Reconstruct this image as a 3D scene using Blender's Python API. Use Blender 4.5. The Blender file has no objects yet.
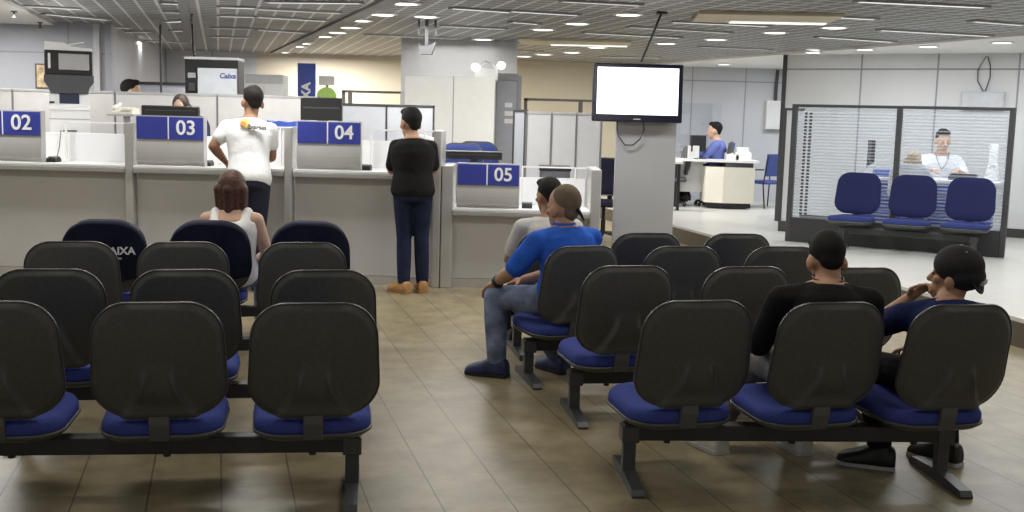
import bpy, bmesh, math, random
from mathutils import Vector, Matrix, Euler
random.seed(4)
C = bpy.context.scene
COL = C.collection
PI = math.pi
V = Vector
R = math.radians

# ------------------------------------------------------------------ camera, world, light, exposure
F, PITCH, CAMH, ROLL = 1100.0, math.atan(137 / 1100), 1.63, R(1.5)
cam = bpy.data.objects.new('camera', bpy.data.cameras.new('camera'))
COL.objects.link(cam)
fw = V((0, math.cos(PITCH), -math.sin(PITCH)))
ri, up = V((1, 0, 0)), V((0, math.sin(PITCH), math.cos(PITCH)))
rc = ri * math.cos(ROLL) + up * math.sin(ROLL)
uc = -ri * math.sin(ROLL) + up * math.cos(ROLL)
m = Matrix((rc, uc, -fw)).transposed().to_4x4()
m.translation = V((0, 0, CAMH))
cam.matrix_world = m
cam.data.sensor_width = 36.0
cam.data.lens = F / 1024 * 36
cam.data.clip_end = 100
C.camera = cam

w = bpy.data.worlds.new('world')
C.world = w
w.use_nodes = True
w.node_tree.nodes['Background'].inputs[0].default_value = (0.95, 0.96, 0.95, 1)
w.node_tree.nodes['Background'].inputs[1].default_value = 0.30

def area(x, y, z, sx, sy, power, col=(1, 0.98, 0.95), rot=(0, 0, 0)):
    l = bpy.data.lights.new('ceiling_light_source', 'AREA')
    l.shape = 'RECTANGLE'; l.size = sx; l.size_y = sy; l.energy = power; l.color = col
    o = bpy.data.objects.new('ceiling_light_source', l)
    COL.objects.link(o); o.location = (x, y, z); o.rotation_euler = rot
    return o

for yy, pw in ((2.5, 9), (5.0, 14), (7.5, 24), (10.0, 38)):       # lamps over the waiting area
    for xx in (-4.2, -1.4, 1.4, 4.2):
        area(xx - yy * 0.1, yy, 2.64, 1.2, 0.3, pw, (1.0, 0.95, 0.86) if yy < 9 else (1, 1, 0.97))
for xx, yy, pw in ((-5.5, 12.2, 30), (-3, 12.0, 34), (-0.8, 12.0, 52), (1.0, 12.8, 30), (-3.4, 19.3, 90), (-1.6, 18.6, 70), (-3.5, 15.2, 50), (-0.9, 17.6, 90), (-6.3, 17, 110), (1.6, 18, 60), (-0.9, 14.9, 20), (-6.6, 13.0, 60)):
    area(xx, yy, 2.64, 1.2, 0.3, pw)
for xx, yy, pw in ((3.0, 11.2, 26), (5.5, 11.0, 32), (4.4, 14.2, 34), (6.0, 13.2, 36), (3.2, 17.4, 24), (5.0, 18.5, 55), (7.5, 9, 22), (5.6, 7.5, 10)):
    area(xx, yy, 2.64, 1.0, 0.6, pw, (0.95, 0.98, 1.0))            # cooler, stronger lamps over the platform

vs = C.view_settings
vs.view_transform = 'Standard'; vs.look = 'None'; vs.gamma = 1.0; vs.use_curve_mapping = False
vs.exposure = 0.0

# ------------------------------------------------------------------ measuring helpers
def ray(px, py):
    a, b = (px - 512) / F, (256 - py) / F
    return fw + rc * a + uc * b
def fl(px, py, z=0.0):
    r = ray(px, py); return V((0, 0, CAMH)) + r * ((z - CAMH) / r.z)
def at(px, py, Y):
    r = ray(px, py); return V((0, 0, CAMH)) + r * (Y / r.y)

# ------------------------------------------------------------------ materials
MATS = {}
def mat(name, col, rough=0.5, metal=0.0, noise=0.06, scale=9.0, bump=0.0, emit=0.0, alpha=1.0, spec=0.5, sheen=0.0):
    if name in MATS: return MATS[name]
    mt = bpy.data.materials.new(name); mt.use_nodes = True
    nt = mt.node_tree; b = nt.nodes['Principled BSDF']
    b.inputs['Roughness'].default_value = rough; b.inputs['Metallic'].default_value = metal
    b.inputs['Specular IOR Level'].default_value = spec
    if sheen: b.inputs['Sheen Weight'].default_value = sheen
    tc = nt.nodes.new('ShaderNodeTexCoord')
    nz = nt.nodes.new('ShaderNodeTexNoise'); nz.inputs['Scale'].default_value = scale; nz.inputs['Detail'].default_value = 4
    nt.links.new(tc.outputs['Object'], nz.inputs['Vector'])
    rp = nt.nodes.new('ShaderNodeValToRGB')
    rp.color_ramp.elements[0].position = 0.3; rp.color_ramp.elements[1].position = 0.7
    rp.color_ramp.elements[0].color = tuple(max(0, c * (1 - noise)) for c in col) + (1,)
    rp.color_ramp.elements[1].color = tuple(min(1, c * (1 + noise)) for c in col) + (1,)
    nt.links.new(nz.outputs['Fac'], rp.inputs['Fac']); nt.links.new(rp.outputs['Color'], b.inputs['Base Color'])
    if emit:
        b.inputs['Emission Color'].default_value = tuple(col) + (1,); b.inputs['Emission Strength'].default_value = emit
    if alpha < 1: b.inputs['Alpha'].default_value = alpha
    if bump:
        bp = nt.nodes.new('ShaderNodeBump'); bp.inputs['Strength'].default_value = bump; bp.inputs['Distance'].default_value = 0.02
        nt.links.new(nz.outputs['Fac'], bp.inputs['Height']); nt.links.new(bp.outputs['Normal'], b.inputs['Normal'])
    MATS[name] = mt
    return mt

def grid_mat(name, base, base2, line, bw, bh, mortar, rot, rough, bump=0.0, spec=0.5, nscale=2.5, off=0.0, amt=0.5, brnd=0.0):
    mt = bpy.data.materials.new(name); mt.use_nodes = True
    nt = mt.node_tree; b = nt.nodes['Principled BSDF']; L = nt.links.new
    b.inputs['Roughness'].default_value = rough; b.inputs['Specular IOR Level'].default_value = spec
    tc = nt.nodes.new('ShaderNodeTexCoord'); mp = nt.nodes.new('ShaderNodeMapping')
    mp.inputs['Rotation'].default_value = (0, 0, rot)
    L(tc.outputs['Object'], mp.inputs['Vector'])
    br = nt.nodes.new('ShaderNodeTexBrick')
    br.offset = off; br.squash = 1.0; br.inputs['Scale'].default_value = 1.0
    br.inputs['Brick Width'].default_value = bw; br.inputs['Row Height'].default_value = bh
    br.inputs['Mortar Size'].default_value = mortar; br.inputs['Mortar Smooth'].default_value = 0.2
    br.inputs['Bias'].default_value = brnd
    br.inputs['Color1'].default_value = tuple(base) + (1,); br.inputs['Color2'].default_value = tuple(base2) + (1,)
    br.inputs['Mortar'].default_value = tuple(line) + (1,)
    L(mp.outputs['Vector'], br.inputs['Vector'])
    nz = nt.nodes.new('ShaderNodeTexNoise'); nz.inputs['Scale'].default_value = nscale; nz.inputs['Detail'].default_value = 8; nz.inputs['Roughness'].default_value = 0.65
    L(mp.outputs['Vector'], nz.inputs['Vector'])
    rp = nt.nodes.new('ShaderNodeValToRGB')
    rp.color_ramp.elements[0].position = 0.28; rp.color_ramp.elements[1].position = 0.72
    k = 1 - amt
    rp.color_ramp.elements[0].color = (k, k, k * 0.98, 1); rp.color_ramp.elements[1].color = (1, 1, 1, 1)
    L(nz.outputs['Fac'], rp.inputs['Fac'])
    mx = nt.nodes.new('ShaderNodeMixRGB'); mx.blend_type = 'MULTIPLY'; mx.inputs['Fac'].default_value = 1
    L(br.outputs['Color'], mx.inputs['Color1']); L(rp.outputs['Color'], mx.inputs['Color2'])
    L(mx.outputs['Color'], b.inputs['Base Color'])
    if bump:
        bp = nt.nodes.new('ShaderNodeBump'); bp.inputs['Strength'].default_value = bump; bp.inputs['Distance'].default_value = 0.01; bp.invert = True
        L(br.outputs['Fac'], bp.inputs['Height']); L(bp.outputs['Normal'], b.inputs['Normal'])
    MATS[name] = mt
    return mt

def glass_mat(name, tint=(0.95, 0.97, 1.0), fac=0.1, stripes=None):
    mt = bpy.data.materials.new(name); mt.use_nodes = True
    nt = mt.node_tree; L = nt.links.new
    for n in list(nt.nodes):
        if n.type != 'OUTPUT_MATERIAL': nt.nodes.remove(n)
    out = [n for n in nt.nodes if n.type == 'OUTPUT_MATERIAL'][0]
    tr = nt.nodes.new('ShaderNodeBsdfTransparent'); tr.inputs['Color'].default_value = tuple(tint) + (1,)
    gl = nt.nodes.new('ShaderNodeBsdfGlossy'); gl.inputs['Roughness'].default_value = 0.03
    mx = nt.nodes.new('ShaderNodeMixShader'); mx.inputs['Fac'].default_value = fac
    L(tr.outputs[0], mx.inputs[1]); L(gl.outputs[0], mx.inputs[2])
    last = mx.outputs[0]
    if stripes:
        pitch, duty, col, op = stripes
        tc = nt.nodes.new('ShaderNodeTexCoord'); sp = nt.nodes.new('ShaderNodeSeparateXYZ'); L(tc.outputs['Object'], sp.inputs[0])
        dv = nt.nodes.new('ShaderNodeMath'); dv.operation = 'DIVIDE'; dv.inputs[1].default_value = pitch; L(sp.outputs['Z'], dv.inputs[0])
        fr = nt.nodes.new('ShaderNodeMath'); fr.operation = 'FRACT'; L(dv.outputs[0], fr.inputs[0])
        lt = nt.nodes.new('ShaderNodeMath'); lt.operation = 'LESS_THAN'; lt.inputs[1].default_value = duty; L(fr.outputs[0], lt.inputs[0])
        ml = nt.nodes.new('ShaderNodeMath'); ml.operation = 'MULTIPLY'; ml.inputs[1].default_value = op; L(lt.outputs[0], ml.inputs[0])
        df = nt.nodes.new('ShaderNodeBsdfDiffuse'); df.inputs['Color'].default_value = tuple(col) + (1,)
        tl = nt.nodes.new('ShaderNodeBsdfTranslucent'); tl.inputs['Color'].default_value = tuple(col) + (1,)
        ad = nt.nodes.new('ShaderNodeMixShader'); ad.inputs['Fac'].default_value = 0.5; L(df.outputs[0], ad.inputs[1]); L(tl.outputs[0], ad.inputs[2])
        m2 = nt.nodes.new('ShaderNodeMixShader'); L(ml.outputs[0], m2.inputs['Fac']); L(last, m2.inputs[1]); L(ad.outputs[0], m2.inputs[2])
        last = m2.outputs[0]
    L(last, out.inputs['Surface'])
    MATS[name] = mt
    return mt

BLACKP = mat('black_plastic', (0.066, 0.068, 0.061), 0.38, noise=0.12, scale=60, spec=0.45)
RIMP = mat('dark_grey_edging', (0.05, 0.05, 0.05), 0.30, noise=0.05)
BLUEF = mat('blue_upholstery', (0.042, 0.060, 0.25), 0.9, noise=0.18, scale=120, bump=0.15, spec=0.2)
NAVYS = mat('navy_blue_upholstery', (0.020, 0.024, 0.085), 0.9, noise=0.15, scale=120, bump=0.15, spec=0.2)
NAVYC = mat('navy_cover_cloth', (0.008, 0.010, 0.028), 0.85, noise=0.2, scale=14, bump=0.5, spec=0.2)
STEELD = mat('dark_grey_painted_steel', (0.075, 0.08, 0.085), 0.38, 0.3, noise=0.1)
BEAMM = mat('black_painted_steel', (0.03, 0.03, 0.03), 0.45, noise=0.1)
GREYL = mat('light_grey_laminate', (0.50, 0.49, 0.485), 0.55, noise=0.03, scale=3)
GREYM = mat('mid_grey_laminate', (0.36, 0.355, 0.35), 0.5, noise=0.03, scale=3)
ALU = mat('brushed_aluminium', (0.56, 0.55, 0.53), 0.35, 0.55, noise=0.05, scale=4)
WHITE = mat('white_laminate', (0.80, 0.80, 0.79), 0.45, noise=0.02, scale=3)
WHITEP = mat('white_plastic', (0.78, 0.78, 0.77), 0.4, noise=0.03)
CREAM = mat('cream_laminate', (0.78, 0.74, 0.64), 0.5, noise=0.02)
SIGNB = mat('blue_sign_face', (0.035, 0.05, 0.33), 0.45, noise=0.1, scale=3)
INK = mat('white_lettering', (0.85, 0.85, 0.87), 0.5)
BLK = mat('black_matte', (0.012, 0.012, 0.013), 0.5, noise=0.1)
DKG = mat('dark_grey_plastic', (0.07, 0.07, 0.075), 0.45)
CHAR = mat('charcoal_metal', (0.06, 0.06, 0.062), 0.45, 0.2)
BEIGE = mat('beige_wall_paint', (0.58, 0.52, 0.40), 0.8, noise=0.04, scale=1.2)
PALEB = mat('pale_blue_grey_panel', (0.53, 0.54, 0.575), 0.6, noise=0.03, scale=1.5)
WALLW = mat('off_white_panel', (0.68, 0.68, 0.68), 0.5, noise=0.025, scale=1.5)
WALLL = mat('cool_grey_panel', (0.40, 0.41, 0.45), 0.6, noise=0.03, scale=1.5)
GYPS = mat('white_gypsum', (0.80, 0.80, 0.79), 0.75, noise=0.02, scale=2)
LAMP = mat('lit_lamp_glass', (1.0, 1.0, 0.97), 0.4, emit=2.2, noise=0.0)
STRIP = mat('lit_tube_diffuser', (1.0, 1.0, 0.98), 0.4, emit=0.85, noise=0.0)
STRIP2 = mat('dim_lit_diffuser', (1.0, 0.98, 0.93), 0.4, emit=0.45, noise=0.0)
SCREEN = mat('lit_white_screen', (0.98, 0.98, 1.0), 0.3, emit=1.3, noise=0.0)
GLASS = glass_mat('clear_glass', (.99, .99, 1.0), fac=0.015)
STRIPED = glass_mat('striped_film_glass', (0.93, 0.95, 0.98), 0.05, (0.0385, 0.42, (0.86, 0.88, 0.92), 0.17))
SKIN1 = mat('tan_skin', (0.42, 0.235, 0.14), 0.55, noise=0.08, scale=20)
SKIN2 = mat('brown_skin', (0.30, 0.155, 0.085), 0.55, noise=0.08, scale=20)
SKIN3 = mat('fair_skin', (0.58, 0.38, 0.27), 0.55, noise=0.06, scale=20)
HAIRB = mat('black_hair', (0.012, 0.010, 0.009), 0.75, noise=0.3, scale=320, bump=0.25, spec=.25)
HAIRS = mat('shaved_brown_hair', (0.17, 0.13, 0.085), 0.85, noise=0.25, scale=300, bump=0.15, spec=.2)
HAIRR = mat('reddish_brown_hair', (0.070, 0.026, 0.013), 0.5, noise=0.5, scale=70, bump=0.3)
HAIRL = mat('light_brown_hair', (0.48, 0.38, 0.25), 0.6, noise=0.2, scale=50, bump=0.5)
EYE = mat('dark_eye', (0.015, 0.012, 0.01), 0.2)
def cloth(n, c, nz=0.12): return mat(n, c, 0.9, noise=nz, scale=11, bump=0.55, spec=0.15)

# ------------------------------------------------------------------ mesh helpers
class MB:
    def __init__(s): s.bm = bmesh.new(); s.mats = []
    def box(s, x0, x1, y0, y1, z0, z1, bev=0.0, seg=2):
        r = bmesh.ops.create_cube(s.bm, size=1)
        for v in r['verts']:
            v.co = V((x0 + (v.co.x + .5) * (x1 - x0), y0 + (v.co.y + .5) * (y1 - y0), z0 + (v.co.z + .5) * (z1 - z0)))
        if bev:
            es = list({e for v in r['verts'] for e in v.link_edges})
            bmesh.ops.bevel(s.bm, geom=es, offset=min(bev, .49 * min(abs(x1 - x0), abs(y1 - y0), abs(z1 - z0))), segments=seg, affect='EDGES', profile=0.5)
        return s
    def prism(s, pts, axis, a, b):
        """extrude closed 2D outline along an axis from a to b: axis 'x' pts=(y,z), 'y' pts=(x,z), 'z' pts=(x,y)"""
        def P(p, t): return V((t, p[0], p[1])) if axis == 'x' else V((p[0], t, p[1])) if axis == 'y' else V((p[0], p[1], t))
        A = [s.bm.verts.new(P(p, a)) for p in pts]; B = [s.bm.verts.new(P(p, b)) for p in pts]
        n = len(pts)
        s.bm.faces.new(A); s.bm.faces.new(B[::-1])
        for i in range(n): s.bm.faces.new((A[i], B[i], B[(i + 1) % n], A[(i + 1) % n]))
        return s
    def rings(s, rings, caps=True):
        vs = [[s.bm.verts.new(p) for p in r] for r in rings]
        n = len(rings[0])
        for a, b in zip(vs, vs[1:]):
            for i in range(n): s.bm.faces.new((a[i], a[(i + 1) % n], b[(i + 1) % n], b[i]))
        if caps:
            s.bm.faces.new(vs[0][::-1]); s.bm.faces.new(vs[-1])
        return s
    def lathe(s, prof, n=20, c=(0, 0, 0)):
        return s.rings([[V((c[0] + r * math.cos(2 * PI * i / n), c[1] + r * math.sin(2 * PI * i / n), c[2] + z)) for i in range(n)] for r, z in prof])
    def tube(s, pts, r, n=8):
        pts = [V(p) for p in pts]; out = []
        for i, p in enumerate(pts):
            d = (pts[min(i + 1, len(pts) - 1)] - pts[max(i - 1, 0)]).normalized()
            a = d.cross(V((0, 0, 1)) if abs(d.z) < .9 else V((1, 0, 0))).normalized(); b = d.cross(a)
            out.append([p + (a * math.cos(2 * PI * k / n) + b * math.sin(2 * PI * k / n)) * r for k in range(n)])
        return s.rings(out)
    def ell(s, c, r, rot=None):
        M = Matrix.Translation(V(c)) @ (rot.to_4x4() if rot else Matrix.Identity(4)) @ Matrix.Diagonal((*r, 1))
        bmesh.ops.create_uvsphere(s.bm, u_segments=20, v_segments=12, radius=1, matrix=M)
        return s
    def cap(s, p1, p2, r1, r2, n=14, flat=None):
        """tapered capsule"""
        p1, p2 = V(p1), V(p2); d = (p2 - p1)
        L = d.length; d = d.normalized() if L > 1e-6 else V((0, 0, 1))
        a = d.cross(flat if flat else (V((0, 0, 1)) if abs(d.z) < .9 else V((1, 0, 0)))).normalized(); b = d.cross(a)
        out = []
        for k in range(5):
            t = PI / 2 * (1 - k / 4.0) if k < 4 else 0
            out.append((p1 - d * r1 * math.sin(t), max(r1 * math.cos(t), r1 * .04)))
        for k in range(5):
            t = PI / 2 * k / 4.0
            out.append((p2 + d * r2 * math.sin(t), max(r2 * math.cos(t), r2 * .04)))
        return s.rings([[c + (a * math.cos(2 * PI * i / n) + b * math.sin(2 * PI * i / n)) * r for i in range(n)] for c, r in out])
    def mesh(s, name, m, smooth=False):
        bmesh.ops.recalc_face_normals(s.bm, faces=s.bm.faces)
        me = bpy.data.meshes.new(name); s.bm.to_mesh(me); s.bm.free()
        me.materials.append(m)
        if smooth:
            for p in me.polygons: p.use_smooth = True
        return me
    def build(s, name, m, parent=None, smooth=False, loc=None, rot=None):
        return link(name, s.mesh(name, m, smooth), parent, loc, rot)

def link(name, me, parent=None, loc=None, rot=None):
    o = bpy.data.objects.new(name, me); COL.objects.link(o)
    if parent: o.parent = parent
    if loc: o.location = loc
    if rot: o.rotation_euler = rot
    return o
def tag(o, label, cat, group=None, kind=None):
    o['label'] = label; o['category'] = cat
    if group: o['group'] = group
    if kind: o['kind'] = kind
    return o
def thing(name, label, cat, loc=(0, 0, 0), rz=0.0, group=None):
    o = bpy.data.objects.new(name, None); COL.objects.link(o); o.empty_display_size = .1
    o.location = loc; o.rotation_euler = (0, 0, rz)
    return tag(o, label, cat, group)
def struct(name, mb, m, parent=None, smooth=False, loc=None, rot=None):
    o = mb.build(name, m, parent, smooth, loc, rot)
    if not parent: o['kind'] = 'structure'
    return o
def text_mesh(name, s, size, m, parent, loc, rot=(PI / 2, 0, 0), bold=0.0, depth=0.004, shear=0.0, sx=1.0):
    cu = bpy.data.curves.new(name, 'FONT'); cu.body = s; cu.size = size; cu.align_x = 'CENTER'; cu.align_y = 'CENTER'
    cu.extrude = depth; cu.offset = bold; cu.shear = shear
    t = bpy.data.objects.new(name, cu); COL.objects.link(t)
    dg = bpy.context.evaluated_depsgraph_get(); dg.update()
    me = bpy.data.meshes.new_from_object(t.evaluated_get(dg)); bpy.data.objects.remove(t)
    me.materials.clear(); me.materials.append(m)
    for v in me.vertices: v.co.x *= sx
    return link(name, me, parent, loc, rot)
def remesh(mb, vox, m, name, smooth=4):
    """fuses overlapping closed shapes into one continuous skin"""
    bmesh.ops.recalc_face_normals(mb.bm, faces=mb.bm.faces)
    me = bpy.data.meshes.new(name); mb.bm.to_mesh(me); mb.bm.free()
    o = bpy.data.objects.new(name, me); COL.objects.link(o)
    r = o.modifiers.new('r', 'REMESH'); r.mode = 'VOXEL'; r.voxel_size = vox
    sm = o.modifiers.new('s', 'SMOOTH'); sm.iterations = smooth; sm.factor = 0.5
    dg = bpy.context.evaluated_depsgraph_get(); dg.update()
    out = bpy.data.meshes.new_from_object(o.evaluated_get(dg)); bpy.data.objects.remove(o)
    out.materials.clear(); out.materials.append(m)
    for p in out.polygons: p.use_smooth = True
    return out

# ------------------------------------------------------------------ room shell
ROOM = R(15)
FLOORM = grid_mat('brown_stone_tiles', (0.37, 0.31, 0.19), (0.345, 0.287, 0.175), (0.265, 0.22, 0.135), 0.30, 0.60, 0.004, -ROOM, 0.34, 0.1, nscale=5.0, amt=0.50, spec=0.35)
PLATM = grid_mat('pale_stone_tiles', (0.62, 0.61, 0.575), (0.60, 0.59, 0.555), (0.50, 0.49, 0.465), 0.6, 0.6, 0.004, -ROOM, 0.3, 0.0, nscale=2, amt=0.08)
CEILM = grid_mat('metal_mesh_ceiling', (0.17, 0.17, 0.172), (0.15, 0.15, 0.152), (0.62, 0.62, 0.61), 0.20, 0.20, 0.017, -ROOM, 0.5, 0.3, nscale=1.2, amt=0.25)

nt = FLOORM.node_tree; b = nt.nodes['Principled BSDF']                 # long dark joints that run with the room
mpn = [n for n in nt.nodes if n.type == 'MAPPING'][0]
sx_ = nt.nodes.new('ShaderNodeSeparateXYZ'); nt.links.new(mpn.outputs['Vector'], sx_.inputs[0])
def mnode(op, a, bval):
    n = nt.nodes.new('ShaderNodeMath'); n.operation = op; nt.links.new(a, n.inputs[0]); n.inputs[1].default_value = bval; return n.outputs[0]
fr_ = mnode('FRACT', mnode('DIVIDE', mnode('ADD', sx_.outputs['X'], 300.0), 0.30), 0)
jn = mnode('LESS_THAN', mnode('ABSOLUTE', mnode('SUBTRACT', fr_, 0.5), 0), 0.5)
jl = mnode('GREATER_THAN', mnode('ABSOLUTE', mnode('SUBTRACT', fr_, 0.5), 0), 0.488)
mj = nt.nodes.new('ShaderNodeMixRGB'); mj.inputs['Color2'].default_value = (.10, .083, .06, 1)
old = b.inputs['Base Color'].links[0].from_socket
nt.links.new(jl, mj.inputs['Fac']); nt.links.new(old, mj.inputs['Color1']); nt.links.new(mj.outputs['Color'], b.inputs['Base Color'])
struct('floor', MB().prism([(-12, -3), (14, -3), (14, 26), (-12, 26)], 'z', -.1, 0), FLOORM)
CZ = 2.7
struct('ceiling', MB().prism([(-12, -1), (14, -1), (14, 26), (-12, 26)], 'z', CZ, CZ + .1), CEILM)
PZ = .22
e0, e1 = fl(670, 224, PZ), fl(1013, 317, PZ)
dr = (e0 - e1) / (e0.y - e1.y)
ea, eb = e1 + dr * (21.4 - e1.y), e1 + dr * (3.0 - e1.y)
struct('trim_1', MB().prism([(eb.x, 3), (eb.x + .035, 3), (ea.x + .035, 21.4), (ea.x, 21.4)], 'z', 0, PZ - .03), mat('brown_step_riser', (0.085, 0.07, 0.05), 0.5))
struct('platform_floor', MB().prism([(eb.x + .02, 3), (13, 3), (13, 21.4), (ea.x + .02, 21.4)], 'z', 0, PZ), PLATM)
pf = bpy.data.objects['platform_floor']; pf['kind'] = 'structure'
# white gypsum border of the ceiling on the right, and on the left
g0, g1 = fl(690, 60, CZ), fl(1024, 33, CZ)
gd = (g1 - g0); g2 = g1 + gd * .8
struct('ceiling_border_right', MB().prism([(g0.x, g0.y), (g2.x, g2.y), (13, g2.y), (13, 21.5), (g0.x - .75, 21.5)], 'z', CZ - .03, CZ), GYPS)
h0, h1 = fl(8, 0, CZ), fl(110, 51, CZ)
hd = (h1 - h0); h2 = h0 - hd * .5
struct('ceiling_border_left', MB().prism([(h2.x, h2.y), (h1.x, h1.y), (-12, h1.y), (-12, h2.y)], 'z', CZ - .03, CZ), GYPS)
# ceiling runner beams (darker bands that run with the room)
for n, (pa, pb, wd) in enumerate((((388, 0), (275, 52), .16), ((183, 0), (188, 40), .10))):
    a, b = fl(*pa, CZ), fl(*pb, CZ)
    d = (b - a).normalized(); nx = V((d.y, -d.x, 0)) * wd / 2; a = a - d * 4
    struct('trim_%d' % (n + 2), MB().prism([((a - nx).x, (a - nx).y), ((a + nx).x, (a + nx).y), ((b + nx).x, (b + nx).y), ((b - nx).x, (b - nx).y)], 'z', CZ - .03, CZ), mat('ceiling_runner_grey', (0.17, 0.17, 0.175), 0.5))

def wall_line(name, a, b, z0, z1, m, th=.08, seams=(), hseams=(), seam_m=None, base=None, sw=.012):
    """panelled wall from a to b (front face on the line), with joint strips as geometry"""
    a, b = V((a[0], a[1], 0)), V((b[0], b[1], 0))
    L = (b - a).length; rz = math.atan2(b.y - a.y, b.x - a.x)
    o = MB().box(0, L, 0, th, z0, z1).build(name, m); o.location = a; o.rotation_euler = (0, 0, rz); o['kind'] = 'structure'
    sm = seam_m or mat('panel_joint_grey', (0.30, 0.30, 0.32), 0.5)
    if seams or hseams:
        q = MB()
        for s in seams: q.box(s * L - sw / 2, s * L + sw / 2, -.004, .01, z0, z1)
        for h in hseams: q.box(0, L, -.004, .01, h - sw / 2, h + sw / 2)
        q.build('panel_joint', sm, o)
    if base: MB().box(0, L, -.012, .01, z0, z0 + base).build('skirting', CHAR, o)
    return o

wall_line('wall_left', (-11, 14.3), (-5.2, 14.3), 0, CZ, WALLL, seams=(.375, .56, .73, .905), hseams=(2.32,), sw=.02)
wall_line('wall_left_return', (-5.2, 14.3), (-6.4, 20.2), 0, CZ, WALLL)
wall_line('wall_back', (-7.2, 20.2), (-4.7, 20.1), 0, CZ, PALEB, seams=(.34, .68), sw=.025)
wall_line('wall_back_beige', (-4.7, 20.1), (3.0, 20.9), 0, CZ, BEIGE)
wall_line('wall_back_right', (2.6, 20.5), (7.5, 20.5), 0, CZ, PALEB, seams=(.13, .33, .62), hseams=(2.42,), base=.14, sw=.02)
wr = wall_line('wall_right', (3.96, 16.4), (9.4, 13.2), PZ, CZ - .03, WALLW, seams=(.172, .335, .497, .66, .82), hseams=(2.46,), base=.12, sw=.022)
struct('trim_4', MB().box(-.03, .03, -.03, .1, 0, CZ - PZ - .03), CHAR, loc=(3.95, 16.42, PZ), rot=(0, 0, R(-30)))

# ------------------------------------------------------------------ ceiling lights
DOWN = [(405, 3), (383, 14), (360, 20), (350, 27), (337, 32), (323, 36), (303, 43), (297, 46), (282, 52), (426, 16), (441, 46), (412, 51), (483, 39), (628, 14), (577, 23), (543, 29), (666, 43), (716, 39),
        (572, 52), (524, 56), (544, 54), (597, 47), (775, 32), (834, 27)]
DOWNW = [(928, 46), (865, 49), (813, 52), (1002, 42), (992, 54), (724, 64)]
dm = dr_m = None
def downlight(px, py, z, label, group, r=.13):
    global dm, dr_m
    p = fl(px, py, z)
    t = thing('ceiling_downlight', label, 'ceiling light', (p.x, p.y, z), 0, group)
    if dm is None:
        dm = MB().lathe([(.0, -.012), (.10, -.012), (.105, -.004), (.105, 0)], 20).mesh('lamp_glass', LAMP)
        dr_m = MB().rings([[V((rr * math.cos(2 * PI * i / 20), rr * math.sin(2 * PI * i / 20), z2)) for i in range(20)] for rr, z2 in ((.106, 0), (.106, -.014), (.135, -.010), (.135, 0))], caps=False).mesh('trim_ring', WHITEP)
    a = link('lamp_glass', dm, t); b = link('trim_ring', dr_m, t)
    a.scale = b.scale = (r / .13, r / .13, 1)
for (x, y) in DOWN: downlight(x, y, CZ, 'round recessed downlight lit white in the grey mesh ceiling', 'round downlights in the mesh ceiling', .15)
for (x, y) in DOWNW: downlight(x, y, CZ - .03, 'round recessed downlight in the white ceiling border on the right', 'round downlights in the white ceiling border')

STR = [(25, 5, 80, 8), (45, 13, 108, 19), (70, 25, 130, 27), (78, 31, 150, 31), (98, 40, 132, 40), (162, 2, 186, 3), (165, 11, 187, 12), (166, 21, 187, 20), (172, 30, 188, 30), (135, 40, 185, 42),
       (220, 6, 255, 7), (220, 15, 254, 16), (213, 27, 252, 28), (212, 36, 248, 37), (268, 1, 360, 2), (258, 8, 340, 12), (258, 16, 326, 20), (258, 29, 305, 32), (366, 34, 456, 38), (441, 25, 505, 28), (452, 7, 510, 11),
       (562, 0, 640, 4), (512, 10, 578, 14), (512, 21, 538, 23), (630, 26, 730, 32), (585, 32, 680, 37), (672, 21, 768, 25), (512, 50, 542, 51), (858, 0, 985, 6), (780, 13, 875, 18), (973, 20, 1024, 24), (880, 29, 990, 35), (818, 36, 893, 41), (700, 46, 770, 49), (600, 56, 660, 57)]
for i, (x0, y0, x1, y1) in enumerate(STR):
    a, b = fl(x0, y0, CZ), fl(x1, y1, CZ)
    L = (b - a).length; c = (a + b) / 2
    t = thing('ceiling_strip_light', 'long thin lit strip light set in the grey mesh ceiling', 'ceiling light', (c.x, c.y, CZ), math.atan2(b.y - a.y, b.x - a.x), 'strip lights in the mesh ceiling')
    MB().box(-L / 2, L / 2, -.045, .045, -.016, -.004, .004).build('diffuser', STRIP if i % 3 else STRIP2, t)
    q = MB()
    q.box(-L / 2 - .02, L / 2 + .02, -.06, -.045, -.02, 0); q.box(-L / 2 - .02, L / 2 + .02, .045, .06, -.02, 0)
    q.box(-L / 2 - .02, -L / 2, -.045, .045, -.02, 0); q.box(L / 2, L / 2 + .02, -.045, .045, -.02, 0)
    q.build('housing', mat('grey_light_housing', (0.38, 0.38, 0.38), 0.5), t)
def ceiling_panel(p, label, sx, sy, rz):
    t = thing('ceiling_hatch', label, 'ceiling panel', (p.x, p.y, CZ), rz)
    MB().box(-sx, sx, -sy, sy, -.035, 0, .006).build('panel', mat('beige_panel', (.62, .56, .43), .6), t)
    MB().box(-sx * .45, sx * .95, sy * .55, sy * .9, -.045, -.034).build('lit_strip', STRIP, t)
ceiling_panel(fl(765, 16, CZ), 'large beige ceiling panel with a lit edge strip above the right side', .68, .42, R(-4))
ceiling_panel(fl(575, 41, CZ), 'smaller beige ceiling panel further back above the low counter', .75, .40, R(-4))
for px, py in ((14, 11), (40, 22), (69, 35)):
    p = fl(px, py, CZ - .03)
    t = thing('fire_sprinkler', 'small grey sprinkler head under the white ceiling border on the left', 'sprinkler', (p.x, p.y, CZ - .03), 0, 'sprinklers under the left ceiling border')
    MB().lathe([(.035, 0), (.035, -.01), (.012, -.012), (.012, -.06), (.03, -.07), (.03, -.076)], 12).build('head', DKG, t)

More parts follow.
